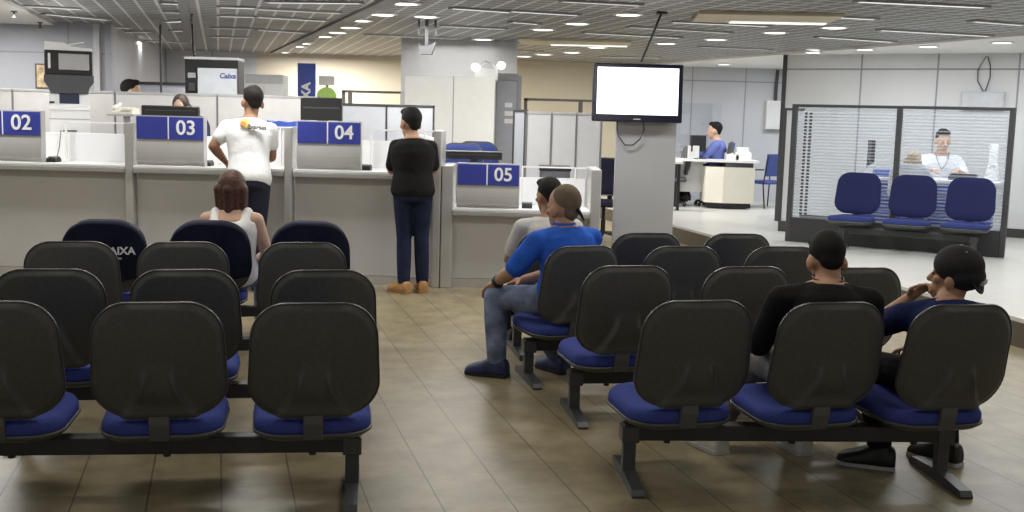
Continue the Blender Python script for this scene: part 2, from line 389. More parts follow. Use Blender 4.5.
# ------------------------------------------------------------------ beam seating
def rrect(hw, ht, r, n=9, taper=0.0):
    pts = []
    for cx, cz, a0 in ((hw - r, ht - r, 0), (-hw + r, ht - r, 90), (-hw + r, -ht + r, 180), (hw - r, -ht + r, 270)):
        for k in range(n):
            a = R(a0 + 90 * k / (n - 1))
            x, z = cx + r * math.cos(a), cz + r * math.sin(a)
            pts.append((x * (1 - taper * (z / ht)), z))
    return pts
def dish(outline, rads, depth, off=0.0):
    """rings from the rim towards the middle; depth(x, z, t) gives y"""
    return [[V((x * t, depth(x * t, z * t, t) + off, z * t)) for x, z in outline] for t in rads]
BW, BH = .256, .243
def back_y(x, z):                                         # curved back, hollow towards the sitter, flared ridge at the foot
    return .10 * (x / BW) ** 2 * .42 - .035 * math.cos(z / BH * 1.3)
def ridge(x, z):
    zz = (z + BH) / (2 * BH)                              # 0 foot .. 1 top
    if zz > .5: return 0
    k = (1 - zz / .5)
    wdt = .075 + .15 * k ** 2.6
    d = abs(x) - wdt * .72
    return -.026 * k ** .8 / (1 + math.exp(d / .008)) - .024 * math.sin(PI * min(1, k * 1.15)) ** 2 * math.exp(-(d / .013) ** 2)
def make_back():
    o = rrect(BW, BH, .145, 26, .05)
    rear = lambda x, z, t: back_y(x, z) - .012 + ridge(x, z) + (.012 * max(0, t - .9) / .1)
    front = lambda x, z, t: back_y(x, z) + .012
    b = MB()
    rads = [1.0, .985, .96, .93] + [.90 - .02 * k for k in range(45)]
    rr = dish(o, rads[::-1], rear) + dish(o, rads[:4], front) + dish(o, [.5, .02], front)
    b.rings(rr)
    return b.mesh('backrest', BLACKP, True)
def make_back_rim():
    o = rrect(BW, BH, .145, 11, .05); n = len(o); b = MB()
    rings = []
    for k in range(8):
        a = 2 * PI * k / 8
        rings.append([V((x * (1 + .016 * math.cos(a)), back_y(x, z) + .004 + .009 * math.sin(a), z * (1 + .016 * math.cos(a)))) for x, z in o])
    rings.append(rings[0])
    b.rings(rings, caps=False)
    bmesh.ops.remove_doubles(b.bm, verts=b.bm.verts, dist=1e-5)
    return b.mesh('rim', RIMP, True)
def make_pad(m):
    o = rrect(BW * .93, BH * .93, .125, 11, .035)
    f = lambda x, z, t: back_y(x, z) + .018 + .035 * (1 - t ** 6)
    g = lambda x, z, t: back_y(x, z) + .012
    b = MB(); b.rings(dish(o, [.02, .5, 1.0], g) + dish(o, [1.0, .99, .95, .88, .75, .55, .3, .02], f))
    return b.mesh('cushion', m, True)
def make_seat(m):
    o = rrect(.245, .235, .13, 11, -.03); b = MB()
    lo = [[V((x * t, y * t, -.03)) for x, y in o] for t in (.02, .6, .97)]
    hi = [[V((x * t, y * t, h + .022 * (y * t / .235) ** 2 - .012)) for x, y in o] for t, h in ((1.0, -.012), (1.0, .012), (.97, .03), (.9, .040), (.75, .044), (.5, .042), (.02, .04))]
    b.rings(lo + hi)
    return b.mesh('seat', m, True)
def make_shell():
    o = rrect(.250, .240, .13, 11, -.03); b = MB()
    b.rings([[V((x * t, y * t, z)) for x, y in o] for t, z in ((.02, -.062), (.6, -.060), (.9, -.05), (1.0, -.03), (1.0, -.018), (.97, -.018), (.02, -.02))])
    return b.mesh('seat_shell', BLACKP, True)
def make_bracket():
    b = MB(); pr = [(-.10, -.075), (-.20, -.062), (-.235, -.01), (-.243, .045), (-.262, .045), (-.262, .0), (-.240, -.070), (-.10, -.085)]
    b.prism(pr, 'x', -.04, .04)
    bmesh.ops.bevel(b.bm, geom=list(b.bm.edges), offset=.004, segments=1, affect='EDGES')
    return b.mesh('bracket', mat('grey_bracket_steel', (.10, .10, .105), .4, .2), False)
M_BACK, M_RIM, M_PAD, M_PADN = make_back(), make_back_rim(), make_pad(BLUEF), make_pad(NAVYS)
M_SEAT, M_SEATN, M_SHELL, M_BRK = make_seat(BLUEF), make_seat(mat('bright_blue_upholstery', (.022, .036, .16), .9, noise=.15, scale=120)), make_shell(), make_bracket()
M_RIMN = M_RIM.copy(); M_RIMN.materials[0] = NAVYS
M_BOLT = MB().lathe([(.012, 0), (.012, -.012), (.016, -.013), (.016, -.028), (.006, -.03)], 10).mesh('bolt', BEAMM)
SEATZ, BACKZ, BACKY, TILT = .355, .645, -.27, R(11)
LEGM, FOOTM = {}, {}
def bench(label, loc, rz, xs, group, navy=False, legs=None, jit=None, sc=1.0, inner=None):
    t = thing('waiting_bench', label, 'bench', loc, rz, group)
    t.scale = (sc, sc, sc)
    x0, x1 = legs or (xs[0] - .18, xs[-1] + .17)
    MB().box(x0 - .03, x1 + .03, -.04, .04, .19, .264, .006).build('beam', BEAMM, t)
    for i, x in enumerate((x0, x1)):
        if inner and i in inner: continue
        k = (0,)
        if k not in LEGM:
            LEGM[k] = MB().box(-.03, .03, -.022, .022, .03, .205, .005).box(-.04, .04, -.046, .046, .18, .255, .004).mesh('leg', STEELD)
            FOOTM[k] = MB().prism([(-.27, 0), (.27, 0), (.275, .012), (.255, .035), (.05, .05), (-.05, .05), (-.255, .035), (-.275, .012)], 'x', -.028, .028).mesh('foot', STEELD)
        lg = link('leg', LEGM[k], t, (x, 0, 0)); link('foot', FOOTM[k], lg)
    for i, x in enumerate(xs):
        dy, yaw, tl = (jit[i] if jit else (0, 0, 0))
        s = link('seat', M_SEATN if navy else M_SEAT, t, (x, .0 + dy, SEATZ), (R(2), 0, R(yaw)))
        link('seat_shell', M_SHELL, s)
        ca, sa = math.cos(R(yaw)), math.sin(R(yaw))
        br = link('bracket', M_BRK, t, (x, .0 + dy, SEATZ + .02), (0, 0, R(yaw)))
        bk = link('backrest', M_BACK, t, (x - sa * (BACKY - .06), .06 + dy + ca * (BACKY - .06), BACKZ), (TILT + R(tl), 0, R(yaw)))
        link('rim', M_RIMN if navy else M_RIM, bk); cu_ = link('cushion', M_PADN if navy else M_PAD, bk)
        if navy: cu_.scale = (1.07, 1, 1.07)
        link('bolt', M_BOLT, t, (x, 0, .20))
    return t

GL, GR = 'rows of seats on the left of the aisle', 'rows of seats on the right of the aisle'
def row(label, pts, group, rz=None, **k):
    """pts: world X, Y of each backrest top; the bench line sits in front of them"""
    n = len(pts); xs = [p[0] for p in pts]; ys = [p[1] for p in pts]
    if rz is None: rz = math.atan2(ys[-1] - ys[0], xs[-1] - xs[0])
    c = V((sum(xs) / n, sum(ys) / n, 0)); off = .30
    loc = (c.x - math.sin(rz) * off, c.y + math.cos(rz) * off, 0)
    loc_xs = [((x - c.x) * math.cos(rz) + (y - c.y) * math.sin(rz)) for x, y in pts]
    return bench(label, loc, rz, loc_xs, group, **k)
J3 = lambda a: [(0, a, 0)] * 3
row('front row left of the aisle, three empty black seats with blue pads', [(-2.035, 4.18), (-1.405, 4.22), (-.80, 4.29)], GL, R(7), jit=J3(4))
row('empty black three seat row directly behind the front row left of the aisle', [(-2.18, 5.06), (-1.57, 5.14), (-.925, 5.22)], GL, R(9), jit=J3(4))
row('third black seat row left of the aisle, in front of the row with navy covers', [(-2.50, 6.15), (-1.90, 6.24), (-1.23, 6.33)], GL, R(11), jit=J3(3))
row('seat row nearest the counter left of the aisle, backs under navy covers', [(-2.72, 7.24), (-2.05, 7.36), (-1.40, 7.50)], GL, R(12), jit=J3(2))
row('front row right of the aisle where the boy in the cap sits', [(.755, 4.62), (1.34, 4.66), (1.92, 4.70)], GR, R(4), jit=[(0, 9, 0), (0, 9, 0), (0, 8, 0)], legs=(-.76, .72))
row('empty black seat row behind the front row right of the aisle', [(.585, 5.70), (1.23, 5.78), (1.86, 5.88)], GR, R(8), jit=J3(5))
row('third seat row right of the aisle where the man in blue sits', [(.36, 6.54), (1.05, 6.70), (1.70, 6.82)], GR, R(12), jit=[(0, 12, 0), (0, 0, 0), (0, 0, 0)])
row('farthest black seat row right of the aisle, beside the person in grey', [(.28, 7.34), (.92, 7.45), (1.56, 7.57)], GR, R(10))

# navy covers pulled over the backs of the last left row
def make_cover():
    o = rrect(BW * 1.05, BH * 1.0, .19, 11, .05); b = MB()
    def wob(x, z): return .006 * math.sin(23 * x + 9 * z) + .005 * math.sin(31 * z - 14 * x)
    f = lambda x, z, t: back_y(x, z) + .062 + wob(x, z)
    g = lambda x, z, t: back_y(x, z) - .045 + ridge(x, z) + wob(x, z)
    rads = [1.0, .97, .9, .8, .65, .5, .3, .02]
    b.rings(dish(o, rads[::-1], g) + [[V((x * 1.015, back_y(x, z), z * 1.02)) for x, z in o]] + dish(o, rads, f))
    for v in b.bm.verts:
        if v.co.z < -.12: v.co.z = -.12 - (-.12 - v.co.z) * .25
    return b.mesh('cloth', NAVYC, True)
M_COV = make_cover()
for i, (x, y, lab) in enumerate(((-2.72, 7.24, 'navy fabric seat back cover with white lettering at the left end of its row'), (-2.05, 7.36, 'navy fabric seat back cover behind the woman in the white top'), (-1.40, 7.50, 'navy fabric seat back cover on the seat nearest the aisle'))):
    rz = R(13); t = thing('seat_cover', lab, 'seat cover', (x - math.sin(rz) * -.03, y + .03 * math.cos(rz), 0), rz, 'navy seat back covers')
    cv = link('cloth', M_COV, t, (0, -.03, BACKZ + .008), (TILT, 0, 0))
    if i == 0:
        text_mesh('lettering', 'CAIXA', .07, INK, t, (.10, -.126, BACKZ + .055), (PI / 2 + TILT, 0, R(3)), .002, .003)
        MB().box(.02, .12, -.122, -.112, BACKZ + .0, BACKZ + .012).build('lettering_line', mat('pale_print', (.35, .36, .42), .7), t)

# blue seats on the platform, facing the waiting area
PA, PB = V((3.44, 13.55, PZ)), V((5.59, 12.32, PZ))
pd = (PB - PA).normalized(); prz = math.atan2(pd.y, pd.x); pn = V((pd.y, -pd.x, 0))
s1, s2, s3 = [PA + pd * k for k in (.80, 1.44, 2.1)]
cc = s2 + pn * .42
bench('three navy blue seats on the raised platform in front of the glazed partition', (cc.x, cc.y, PZ), prz + PI, (-.62, 0, .62), 'blue platform seats', navy=True, legs=(-.72, .72), sc=1.0)

# ------------------------------------------------------------------ glazed partition on the platform
t = thing('glazed_partition', 'dark framed partition with two striped glass panes standing on the raised platform', 'partition', PA, prz)
PL = (PB - PA).length - .10; PHT = 1.68
MB().box(-.06, 0, -.04, .04, 0, PHT, .006).build('post', CHAR, t)
MB().box(PL, PL + .06, -.04, .04, 0, PHT, .006).build('post', CHAR, t)
MB().box(PL * .505 - .03, PL * .505 + .03, -.035, .035, .2, PHT - .03, .004).build('post', CHAR, t)
MB().box(0, PL, -.035, .035, PHT - .035, PHT, .004).build('top_rail', CHAR, t)
MB().box(0, PL, -.05, .05, .0, .30, .006).build('bottom_panel', mat('dark_grey_base', (.035, .035, .036), .45), t)
MB().box(0, PL * .505 - .03, -.006, .006, .30, PHT - .035).build('glass_pane', STRIPED, t)
MB().box(PL * .505 + .03, PL, -.006, .006, .30, PHT - .035).build('glass_pane', STRIPED, t)
q = MB()
for c in (.09, .15):
    for k in range(31):
        q.box(c, c + .035, -.010, -.007, .34 + k * .0405, .34 + k * .0405 + .026)
q.build('square_dot_film', CHAR, t)
# low frame leaning end panel behind its left post
p = at(783, 104, 14.6)
t = thing('end_panel', 'narrow off-white panel in a dark frame behind the left post of the glazed partition', 'panel', (3.72, 14.75, PZ), R(-30))
MB().box(-.12, .12, 0, .03, .12, 1.62, .004).build('board', WALLW, t)
MB().box(-.15, -.12, -.01, .04, 0, 1.65).box(-.12, .12, -.01, .04, 1.62, 1.65).box(-.15, .15, -.02, .05, 0, .14).build('frame', CHAR, t)

# ------------------------------------------------------------------ service counters
CY = 10.55
def counter(num, x0, x1, zt, label, sx0, sx1, sz, post, screen_x=None, lpost=False, backz=None):
    t = thing('service_counter', label, 'counter', (x0, CY, 0), 0, 'numbered service counters')
    L = x1 - x0
    ph = zt + .42
    MB().box(.0, L, 0, .04, .09, zt - .045).build('front_panel', GREYL, t)
    MB().box(0, L, -.004, .03, 0, .085).build('kick_plate', ALU, t)
    MB().box(0, L, -.13, .02, zt - .05, zt - .004, .008).build('edge_rail', mat('grey_edge_metal', (.40, .40, .40), .35, .4), t)
    MB().box(-.0, L, -.125, .55, zt - .004, zt + .024, .006).build('worktop', WHITE, t)
    MB().box(.02, L - .02, .46, .50, zt + .024, zt + .30, .004).build('back_ledge', mat('bright_white_board', (.88, .88, .87), .4, noise=.01), t)
    # glass screen with a thin frame
    gs = MB().box(sx1 - x0 + .05, L - .01, .40, .408, zt + .03, zt + .40).build('glass_screen', GLASS, t)
    g = MB(); a0, a1 = sx1 - x0 + .03, L - .01
    g.box(a0, a1, .395, .415, zt + .40, zt + .415)
    for xx in (a0, a0 + (a1 - a0) * .82): g.box(xx - .008, xx + .008, .393, .417, zt + .02, zt + .41)
    g.build('screen_frame', WHITEP, gs)
    # divider posts
    def post_at(a, b, nm='divider_panel'):
        MB().box(a, b, -.10, .60, 0, ph, .01).build(nm, ALU, t)
    post_at(L, L + post)
    if lpost: post_at(-lpost, 0)
    # sign unit: flat blue face above a rounded grey apron
    a, b = sx0 - x0, sx1 - x0
    zb = zt + .03; zf = sz[0]; zu = sz[1]
    pr = [(.0, zu), (-.10, zu), (-.10, zf)] + [(-.10 - .010 * math.sin(k / 6 * PI * .9), zf - (zf - zb) * k / 6) for k in range(1, 6)] + [(-.07, zb), (.0, zb)]
    hs = MB().prism(pr, 'x', a, b).build('sign_housing', mat('satin_grey_apron', (.46, .455, .45), .45, .15, noise=.03), t)
    mid = a + (b - a) * .48
    MB().box(a + .008, mid - .006, -.112, -.10, zf, zu - .01, .002).build('blank_sign_panel', SIGNB, hs)
    MB().box(mid + .006, b - .006, -.112, -.10, zf, zu - .01, .002).build('number_panel', SIGNB, hs)
    MB().box(mid - .006, mid + .006, -.111, -.10, zf, zu - .01).build('divider_strip', INK, hs)
    text_mesh('number', num, (zu - zf) * .86, INK, hs, ((mid + b) / 2, -.114, (zf + zu) / 2 - .004), bold=.003, depth=.003, sx=1.0)
    return t
def cx(px, py=200, Y=10.5): return at(px, py, Y).x
def sx(px): return at(px, 128, CY - .1).x
counter('02', -5.62, cx(127), 1.08, 'tall grey service counter numbered 02 with the printer behind it', sx(-32), sx(41), (1.36, 1.59), .075)
counter('03', cx(136), cx(285), 1.08, 'tall grey service counter numbered 03 where the man in white leans', sx(136), sx(204), (1.355, 1.575), .075)
counter('04', cx(294), cx(433), 1.08, 'tall grey service counter numbered 04 where the man in black stands', sx(297), sx(361), (1.355, 1.565), .075)
counter('05', cx(453), cx(590), .755, 'lower grey service counter numbered 05 beside the display column', sx(458), sx(521), (1.0, 1.205), .10, lpost=.11)

def small_keypad(label, px, py, Y, z, wire=False):
    p = at(px, py, Y)
    t = thing('keypad', label, 'keypad', (p.x, Y, z), 0, 'small black keypads on the counters')
    MB().prism([(-.07, 0), (.07, 0), (.07, .03), (.03, .055), (-.06, .03)], 'x', -.05, .05).build('body', BLK, t)
    MB().box(-.035, .035, -.03, .02, .045, .052).build('keys', DKG, t, rot=(R(10), 0, 0))
    if wire: MB().tube([(0, .06, .03), (0, .1, .05), (0, .16, .15), (0, .2, .3)], .004, 6).build('cord', DKG, t)
small_keypad('small black keypad with a cord on the worktop of counter 02', 53, 158, 10.62, 1.104, True)
small_keypad('small black keypad on counter 03 at the elbow of the man in white', 207, 160, 10.62, 1.104)
small_keypad('small black keypad beside the 04 sign', 366, 163, 10.62, 1.104)
small_keypad('small black keypad on the low counter beside the 05 sign', 527, 203, 10.62, .779)

# ------------------------------------------------------------------ display column, television, cables
p = at(642, 240, 11.1)
t = thing('display_column', 'grey free-standing column below the television', 'column', (p.x, 11.1, 0), R(-2))
MB().box(-.30, .30, -.02, .14, .05, 1.95, .008).build('body', mat('satin_grey_panel', (.36, .36, .375), .5, noise=.02, scale=2), t)
MB().box(-.33, .33, -.06, .2, 0, .05, .01).build('base_plate', STEELD, t)
p = at(637.5, 93, 10.98)
t = thing('television', 'flat television with a glowing white screen mounted on the grey column', 'television', (p.x, 10.98, p.z), R(-1))
t.rotation_euler = (R(-4), R(0), R(-1))
hw, hh = .445, .285
MB().box(-hw, hw, -.02, .05, -hh, hh, .012).build('casing', mat('dark_navy_gloss_plastic', (.008, .009, .022), .2, noise=.05), t)
MB().box(-hw + .045, hw - .045, -.024, -.015, -hh + .07, hh - .04).build('screen', SCREEN, t)
MB().box(-hw * .3, hw * .3, .045, .09, -hh * .5, hh * .5, .01).build('wall_bracket', BLK, t)
MB().box(-.035, .035, -.0225, -.018, -hh + .022, -hh + .03).build('maker_badge', mat('silver_badge', (.5, .5, .52), .4), t)
MB().box(-.15, .06, -.0255, -.0235, hh - .062, hh - .056).build('screen_text_line', mat('pale_lilac_text', (.6, .62, .8), .5, emit=.5), t)
a, b = at(641, 62, 11.0), fl(662, 12, CZ)
c_ = MB().tube([a, a.lerp(b, .5) + V((0, 0, -.004)), b], .011, 8).box(b.x - .05, b.x + .05, b.y - .05, b.y + .05, CZ - .02, CZ, .005).build('cable', BLK)
tag(c_, 'thin black cable running from the television top to the ceiling', 'cable')
pts = [at(x, y, 11.03) for x, y in ((617, 118), (617, 128), (619, 137), (625, 145), (633, 145), (640, 139), (644, 130), (643, 118))]
tag(MB().tube(pts, .008, 8).build('cable', DKG, smooth=True), 'black cable looping below the television in front of the grey column', 'cable')

# ------------------------------------------------------------------ things behind the counters
def partition(label, x0, x1, Y, z0, z1, n, m, dark=False, lean=0, end=False):
    t = thing('cubicle_partition', label, 'partition', (x0, Y, 0), lean)
    L = x1 - x0
    for k in range(n):
        MB().box(L * k / n + .01, L * (k + 1) / n - .01, 0, .04, z0, z1 - .03, .004).build('panel', m, t)
    fm = CHAR if dark else mat('grey_partition_frame', (.22, .22, .23), .45, .3)
    for k in range(n + 1): MB().box(L * k / n - .01, L * k / n + .01, -.006, .046, z0 - .04 if z0 > .05 else 0, z1, .002).build('upright', fm, t)
    MB().box(-.01, L + .01, -.006, .046, z1 - .03, z1, .003).build('top_rail', mat('light_rail_grey', (.42, .42, .42), .45) if not dark else CHAR, t)
    return t
partition('long light grey cubicle partition behind counters 02, 03 and 04', -7.10, -2.30, 13.0, .04, 1.83, 4, mat('warm_light_grey_board', (.62, .61, .60), .6, noise=.03))
partition('grey cubicle partition with dark edging behind the man in black', -2.02, -.94, 12.7, .04, 1.76, 2, mat('blue_grey_board', (.46, .475, .51), .6, noise=.03), True)
# printer on its cabinet
t = thing('multifunction_printer', 'large black and grey printer with a white lid behind counter 02', 'printer', (at(69, 100, 12.2).x, 12.2, 0), R(23))
MB().box(-.20, .20, -.22, .25, 0, 1.28, .01).build('cabinet', WHITEP, t)
pbody = MB().box(-.205, .205, -.24, .25, 1.30, 1.78, .015).build('lower_body', WHITEP, t)
MB().box(-.10, .10, -.25, -.23, 1.67, 1.79, .004).build('display', mat('dark_slate_display', (.03, .035, .07), .25), pbody)
MB().box(-.2, -.15, -.25, -.23, 1.67, 1.69).build('button', BLK, pbody)
MB().box(-.21, .21, -.255, -.235, 1.60, 1.66, .004).build('tray_lip', WHITE, pbody)
MB().box(-.07, .07, -.25, -.235, 1.37, 1.385).build('tray_handle', DKG, pbody)
MB().box(-.205, .205, -.244, -.238, 1.50, 1.508).box(-.205, .205, -.244, -.238, 1.34, 1.346).build('seam', mat('shadow_gap_grey', (.35, .35, .35), .5), pbody)
MB().prism([(-.19, 1.78), (.19, 1.78), (.205, 1.84), (.25, 1.90), (.25, 1.975), (-.25, 1.975), (-.25, 1.90), (-.205, 1.84)], 'y', -.27, .25).build('tapered_base', DKG, t)
MB().box(-.115, .13, -.25, -.265, 1.80, 1.875, .004).build('paper_slot', mat('pale_paper_slot', (.52, .52, .52), .5), t)
MB().box(-.24, .24, -.26, .25, 1.975, 2.235, .012).build('upper_body', BLK, t)
MB().box(-.10, .205, -.275, -.255, 2.03, 2.20, .006).build('front_door', mat('silver_door', (.45, .45, .45), .35, .4), t)
MB().box(-.205, -.18, -.272, -.255, 2.04, 2.2, .004).build('control_strip', WHITEP, t)
MB().prism([(-.24, 2.235), (.24, 2.235), (.24, 2.265), (.04, 2.275), (-.04, 2.315), (-.235, 2.325)], 'y', -.25, .24).build('lid', WHITE, t)
MB().prism([(.0, 2.29), (.16, 2.325), (.16, 2.335), (.0, 2.305)], 'y', -.2, .2).build('feeder_flap', WHITEP, t)
# picture frame seen past it
p = at(40, 76, 14.2)
t = thing('picture_frame', 'small dark framed picture on the wall left of the printer', 'picture', (p.x, 14.29, p.z), 0)
MB().box(-.09, .12, -.03, .0, -.16, .16, .004).build('frame', mat('dark_frame', (.10, .09, .08), .5), t)
MB().box(-.065, .10, -.034, -.028, -.14, .14).build('print', mat('tan_print', (.55, .42, .25), .6, noise=.5, scale=14), t)
# slim enquiry machine
p = at(184, 95, 13.3); q2 = at(237, 95, 13.3)
t = thing('ticket_machine', 'black edged white panel machine standing behind counter 03', 'machine', ((p.x + q2.x) / 2, 13.35, 0), R(2))
wd = (q2.x - p.x) / 2
MB().box(-wd, wd, -.0, .35, 0, 2.24, .008).build('cabinet', BLK, t)
MB().box(-wd, wd, -.02, .36, 2.24, 2.27, .004).build('top_cap', WHITEP, t)
MB().box(-wd * .50, wd * .97, -.03, 0, 1.2, 2.14, .006).build('white_panel', mat('blue_white_panel', (.72, .75, .80), .4), t)
MB().box(-wd * .88, -wd * .58, -.012, 0, 2.02, 2.08, .004).build('label_plate', mat('grey_plate', (.45, .45, .48), .5), t)
MB().box(-wd * .85, -wd * .60, -.02, 0, 1.86, 1.96, .02).build('keypad', DKG, t)
text_mesh('lettering', 'Caixa', .085, mat('dark_blue_print', (.10, .14, .36), .6), t, (wd * .62, -.034, 2.05), bold=.003, depth=.002, shear=.2)
tag(MB().tube([at(197, 78, 13.3), at(193, 45, 13.6), at(192, 24, 13.9), fl(192, 14, CZ)], .012, 8).build('cable', BLK), 'thin black cable rising from the white panel machine to the ceiling', 'cable')
# pole and wall strip lamp between them
p = at(156, 90, 14.0)
o = MB().lathe([(.05, 0), (.05, .02), (.014, .025), (.014, CZ)], 12).build('pole', DKG); o.location = (p.x, 14.2, 0)
tag(o, 'thin dark floor to ceiling pole behind counter 03', 'pole')
a = at(108, 63, 19.6); b = at(146, 64, 19.6)
t = thing('wall_lamp', 'horizontal lit tube lamp on the far wall right of the printer', 'wall lamp', ((a.x + b.x) / 2, 19.9, a.z))
MB().box(-.36, .36, -.03, .02, -.025, .025, .01).build('tube', LAMP, t); MB().box(-.4, .4, .0, .25, -.035, .035, .01).build('fitting', WHITEP, t)
p = at(107, 70, 14.6)
struct('trim_5', MB().box(-.04, .04, -.04, .04, 0, CZ, .005), mat('pale_post', (.55, .55, .57), .5), loc=(p.x, 14.28, 0))
# far low partition with a dark rail
a, b = at(140, 83, 15.5), at(185, 84, 15.5)
t = thing('cubicle_partition', 'far pale blue screen with a dark top rail behind counter 03', 'partition', (a.x - .1, 15.5, 0))
MB().box(0, b.x - a.x + .3, 0, .03, .05, a.z - .02).build('panel', mat('lilac_white_panel', (.62, .64, .72), .5), t)
MB().box(-.02, b.x - a.x + .32, -.01, .04, a.z - .02, a.z + .02).build('top_rail', CHAR, t)
MB().box(-.02, .02, -.01, .04, 0, a.z).build('upright', CHAR, t)
# white cabinet behind the man in white
a, b = at(245, 74, 17.0), at(283, 97, 17.0)
t = thing('storage_cabinet', 'tall white cabinet against the beige wall beside the blue banner', 'cabinet', ((a.x + b.x) / 2, 17.0, 0))
wd = (b.x - a.x) / 2
MB().box(-wd, wd, 0, .4, 0, a.z, .006).build('body', mat('cool_white_metal', (.46, .48, .50), .5), t)
MB().box(-wd, -.005, -.018, 0, .08, a.z - .14, .003).build('door', WALLW, t); MB().box(.005, wd, -.018, 0, .08, a.z - .14, .003).build('door', WALLW, t)
# blue hanging banner with vertical lettering
a, b = at(297.5, 63, 18.6), at(315.5, 63, 18.6)
t = thing('vertical_banner', 'tall blue banner with white vertical lettering before the beige wall', 'banner', ((a.x + b.x) / 2, 18.6, 0))
wd = (b.x - a.x) / 2
MB().box(-wd, wd, 0, .05, .25, a.z, .006).build('face', mat('banner_blue', (.055, .09, .42), .5), t)
MB().box(-.25, .25, -.15, .2, 0, .03, .005).box(-.02, .02, .01, .05, .03, .3).build('stand', STEELD, t)
text_mesh('lettering', 'CAIXA', .20, INK, t, (0, -.006, a.z - .62), (PI / 2, -PI / 2, 0), .008, .003)
# green round sign
p = at(326.5, 97, 18.2)
t = thing('round_sign', 'lime green round sign below a white plate beside the blue banner', 'sign', (p.x, 18.2, 0))
MB().rings([[V((.165 * math.cos(2 * PI * i / 28), y, p.z + .165 * math.sin(2 * PI * i / 28))) for i in range(28)] for y in (0, .03)]).build('disc', mat('lime_green', (.42, .66, .16), .5), t)
MB().box(-.13, .13, .0, .03, p.z + .19, p.z + .34, .004).build('plate', mat('pale_plate', (.66, .66, .68), .5), t)
MB().box(-.02, .02, .03, .06, 0, p.z + .3).box(-.2, .2, -.1, .2, 0, .03).build('stand', STEELD, t)
o = MB().ell((0, 0, 0), (.035, .03, .035)).build('wall_bell', mat('brown_knob', (.25, .14, .07), .5), smooth=True); p = at(355, 83, 20.3); o.location = (p.x, 20.47, p.z)
tag(o, 'small round brown fitting on the beige wall', 'wall fitting')
# dark rail frames
def rail(label, x0, x1, y0, y1, Y, stub):
    a, b = at(x0, y0, Y), at(x1, y1, Y)
    t = thing('rail_frame', label, 'frame', (a.x, Y, 0))
    L = b.x - a.x; fm = mat('taupe_frame', (.16, .15, .13), .45)
    MB().box(0, L, -.02, .02, a.z - .035, a.z).build('rail', fm, t)
    MB().box(0, .05, -.02, .02, 0, a.z).build('upright', fm, t)
    MB().box(L - .05, L, -.02, .02, 0, a.z).build('upright', fm, t)
    MB().box(.05, L - .05, -.01, .01, .1, a.z - .22).build('panel', mat('sand_panel', (.60, .57, .50), .6), t)
    MB().box(L * stub, L * stub + .06, -.022, .022, 0, a.z).build('upright', fm, t)
rail('brown framed screen in front of the beige wall behind counter 04', 342, 404, 90, 93, 16.5, .1)
rail('brown framed screen behind the white cubicle panels of counter 05', 524, 602, 98, 103, 16.0, .7)
# cylinder duct at corner
# white block room
a, b = at(405, 75, 13.8), at(495, 77, 13.8)
wl = MB().box(0, b.x - a.x, 0, .9, 0, a.z, .004).build('partition_room', mat('glossy_white_panel', (.80, .79, .75), .35, noise=.02)); wl.location = (a.x, 13.8, 0); wl['kind'] = 'structure'
MB().box(.60, .61, -.004, .01, 0, a.z).build('panel_joint', mat('panel_joint_grey', (.30, .30, .32), .5), wl)
wl.name = 'wall_block'
tag(wl, 'white walled block standing behind the man in black', 'wall', None, 'structure')
o = wall_line('wall_behind_block', (-1.62, 15.6), (.0, 15.6), 0, CZ, mat('silver_grey_panel', (.45, .45, .46), .3, .2, noise=.03))
# door with notice
a, b = at(497, 80, 14.6), at(518, 80, 14.6)
t = struct('door_1', MB().box(0, b.x - a.x, 0, .05, 0, a.z, .004), mat('grey_door_paint', (.36, .37, .41), .5), loc=(a.x, 14.6, 0))
MB().box(-.06, 0, -.02, .07, 0, a.z + .06).box(b.x - a.x, b.x - a.x + .05, -.02, .07, 0, a.z + .06).box(0, b.x - a.x, -.02, .07, a.z, a.z + .09).build('door_frame', mat('mid_grey_frame', (.28, .28, .30), .5), t)
MB().box(.04, .20, -.03, -.005, 1.0, 1.02).build('door_handle', ALU, t)
for k, (zz, ww) in enumerate(((1.83, .10), (1.72, .12), (1.62, .12))):
    o = MB().box(0, ww, -.004, 0, 0, .06).build('paper_notice', WHITEP); o.location = (a.x + .11, 14.592, zz - .05)
    tag(o, ['top', 'middle', 'bottom'][k] + ' one of three white paper notices on the grey door', 'notice', 'notices on the grey door')
# emergency light with two lamp heads
p = at(487, 70, 13.7)
t = thing('emergency_light', 'white emergency light with two round lamp heads above the white block', 'emergency light', (p.x, 13.95, p.z - .02))
MB().box(-.16, .13, 0, .10, -.10, .06, .015).build('body', WHITEP, t)
for sx, zz in ((-.15, .06), (.17, .09)): MB().ell((sx, -.03, zz), (.055, .05, .05)).build('lamp_head', LAMP, t, True)
MB().tube([(-.10, .02, .06), (-.04, .02, .13), (.05, .02, .10), (.1, .02, .05)], .02, 8).build('arm', WHITEP, t)
# hanging ceiling bracket
p = fl(427, 20, CZ)
t = thing('ceiling_projector', 'dark grey bracket and head hanging from the mesh ceiling above the white block', 'projector', (p.x, p.y, CZ))
MB().box(-.018, .018, -.018, .018, -.30, 0).build('pole', STEELD, t)
MB().box(-.10, -.075, -.02, .02, -.16, 0).box(.085, .11, -.02, .02, -.16, 0).build('side_arm', DKG, t)
MB().prism([(-.06, -.38), (.06, -.38), (.075, -.33), (.11, -.24), (.02, -.29), (-.07, -.29), (-.09, -.26), (-.08, -.33)], 'y', -.07, .07).build('head', DKG, t)

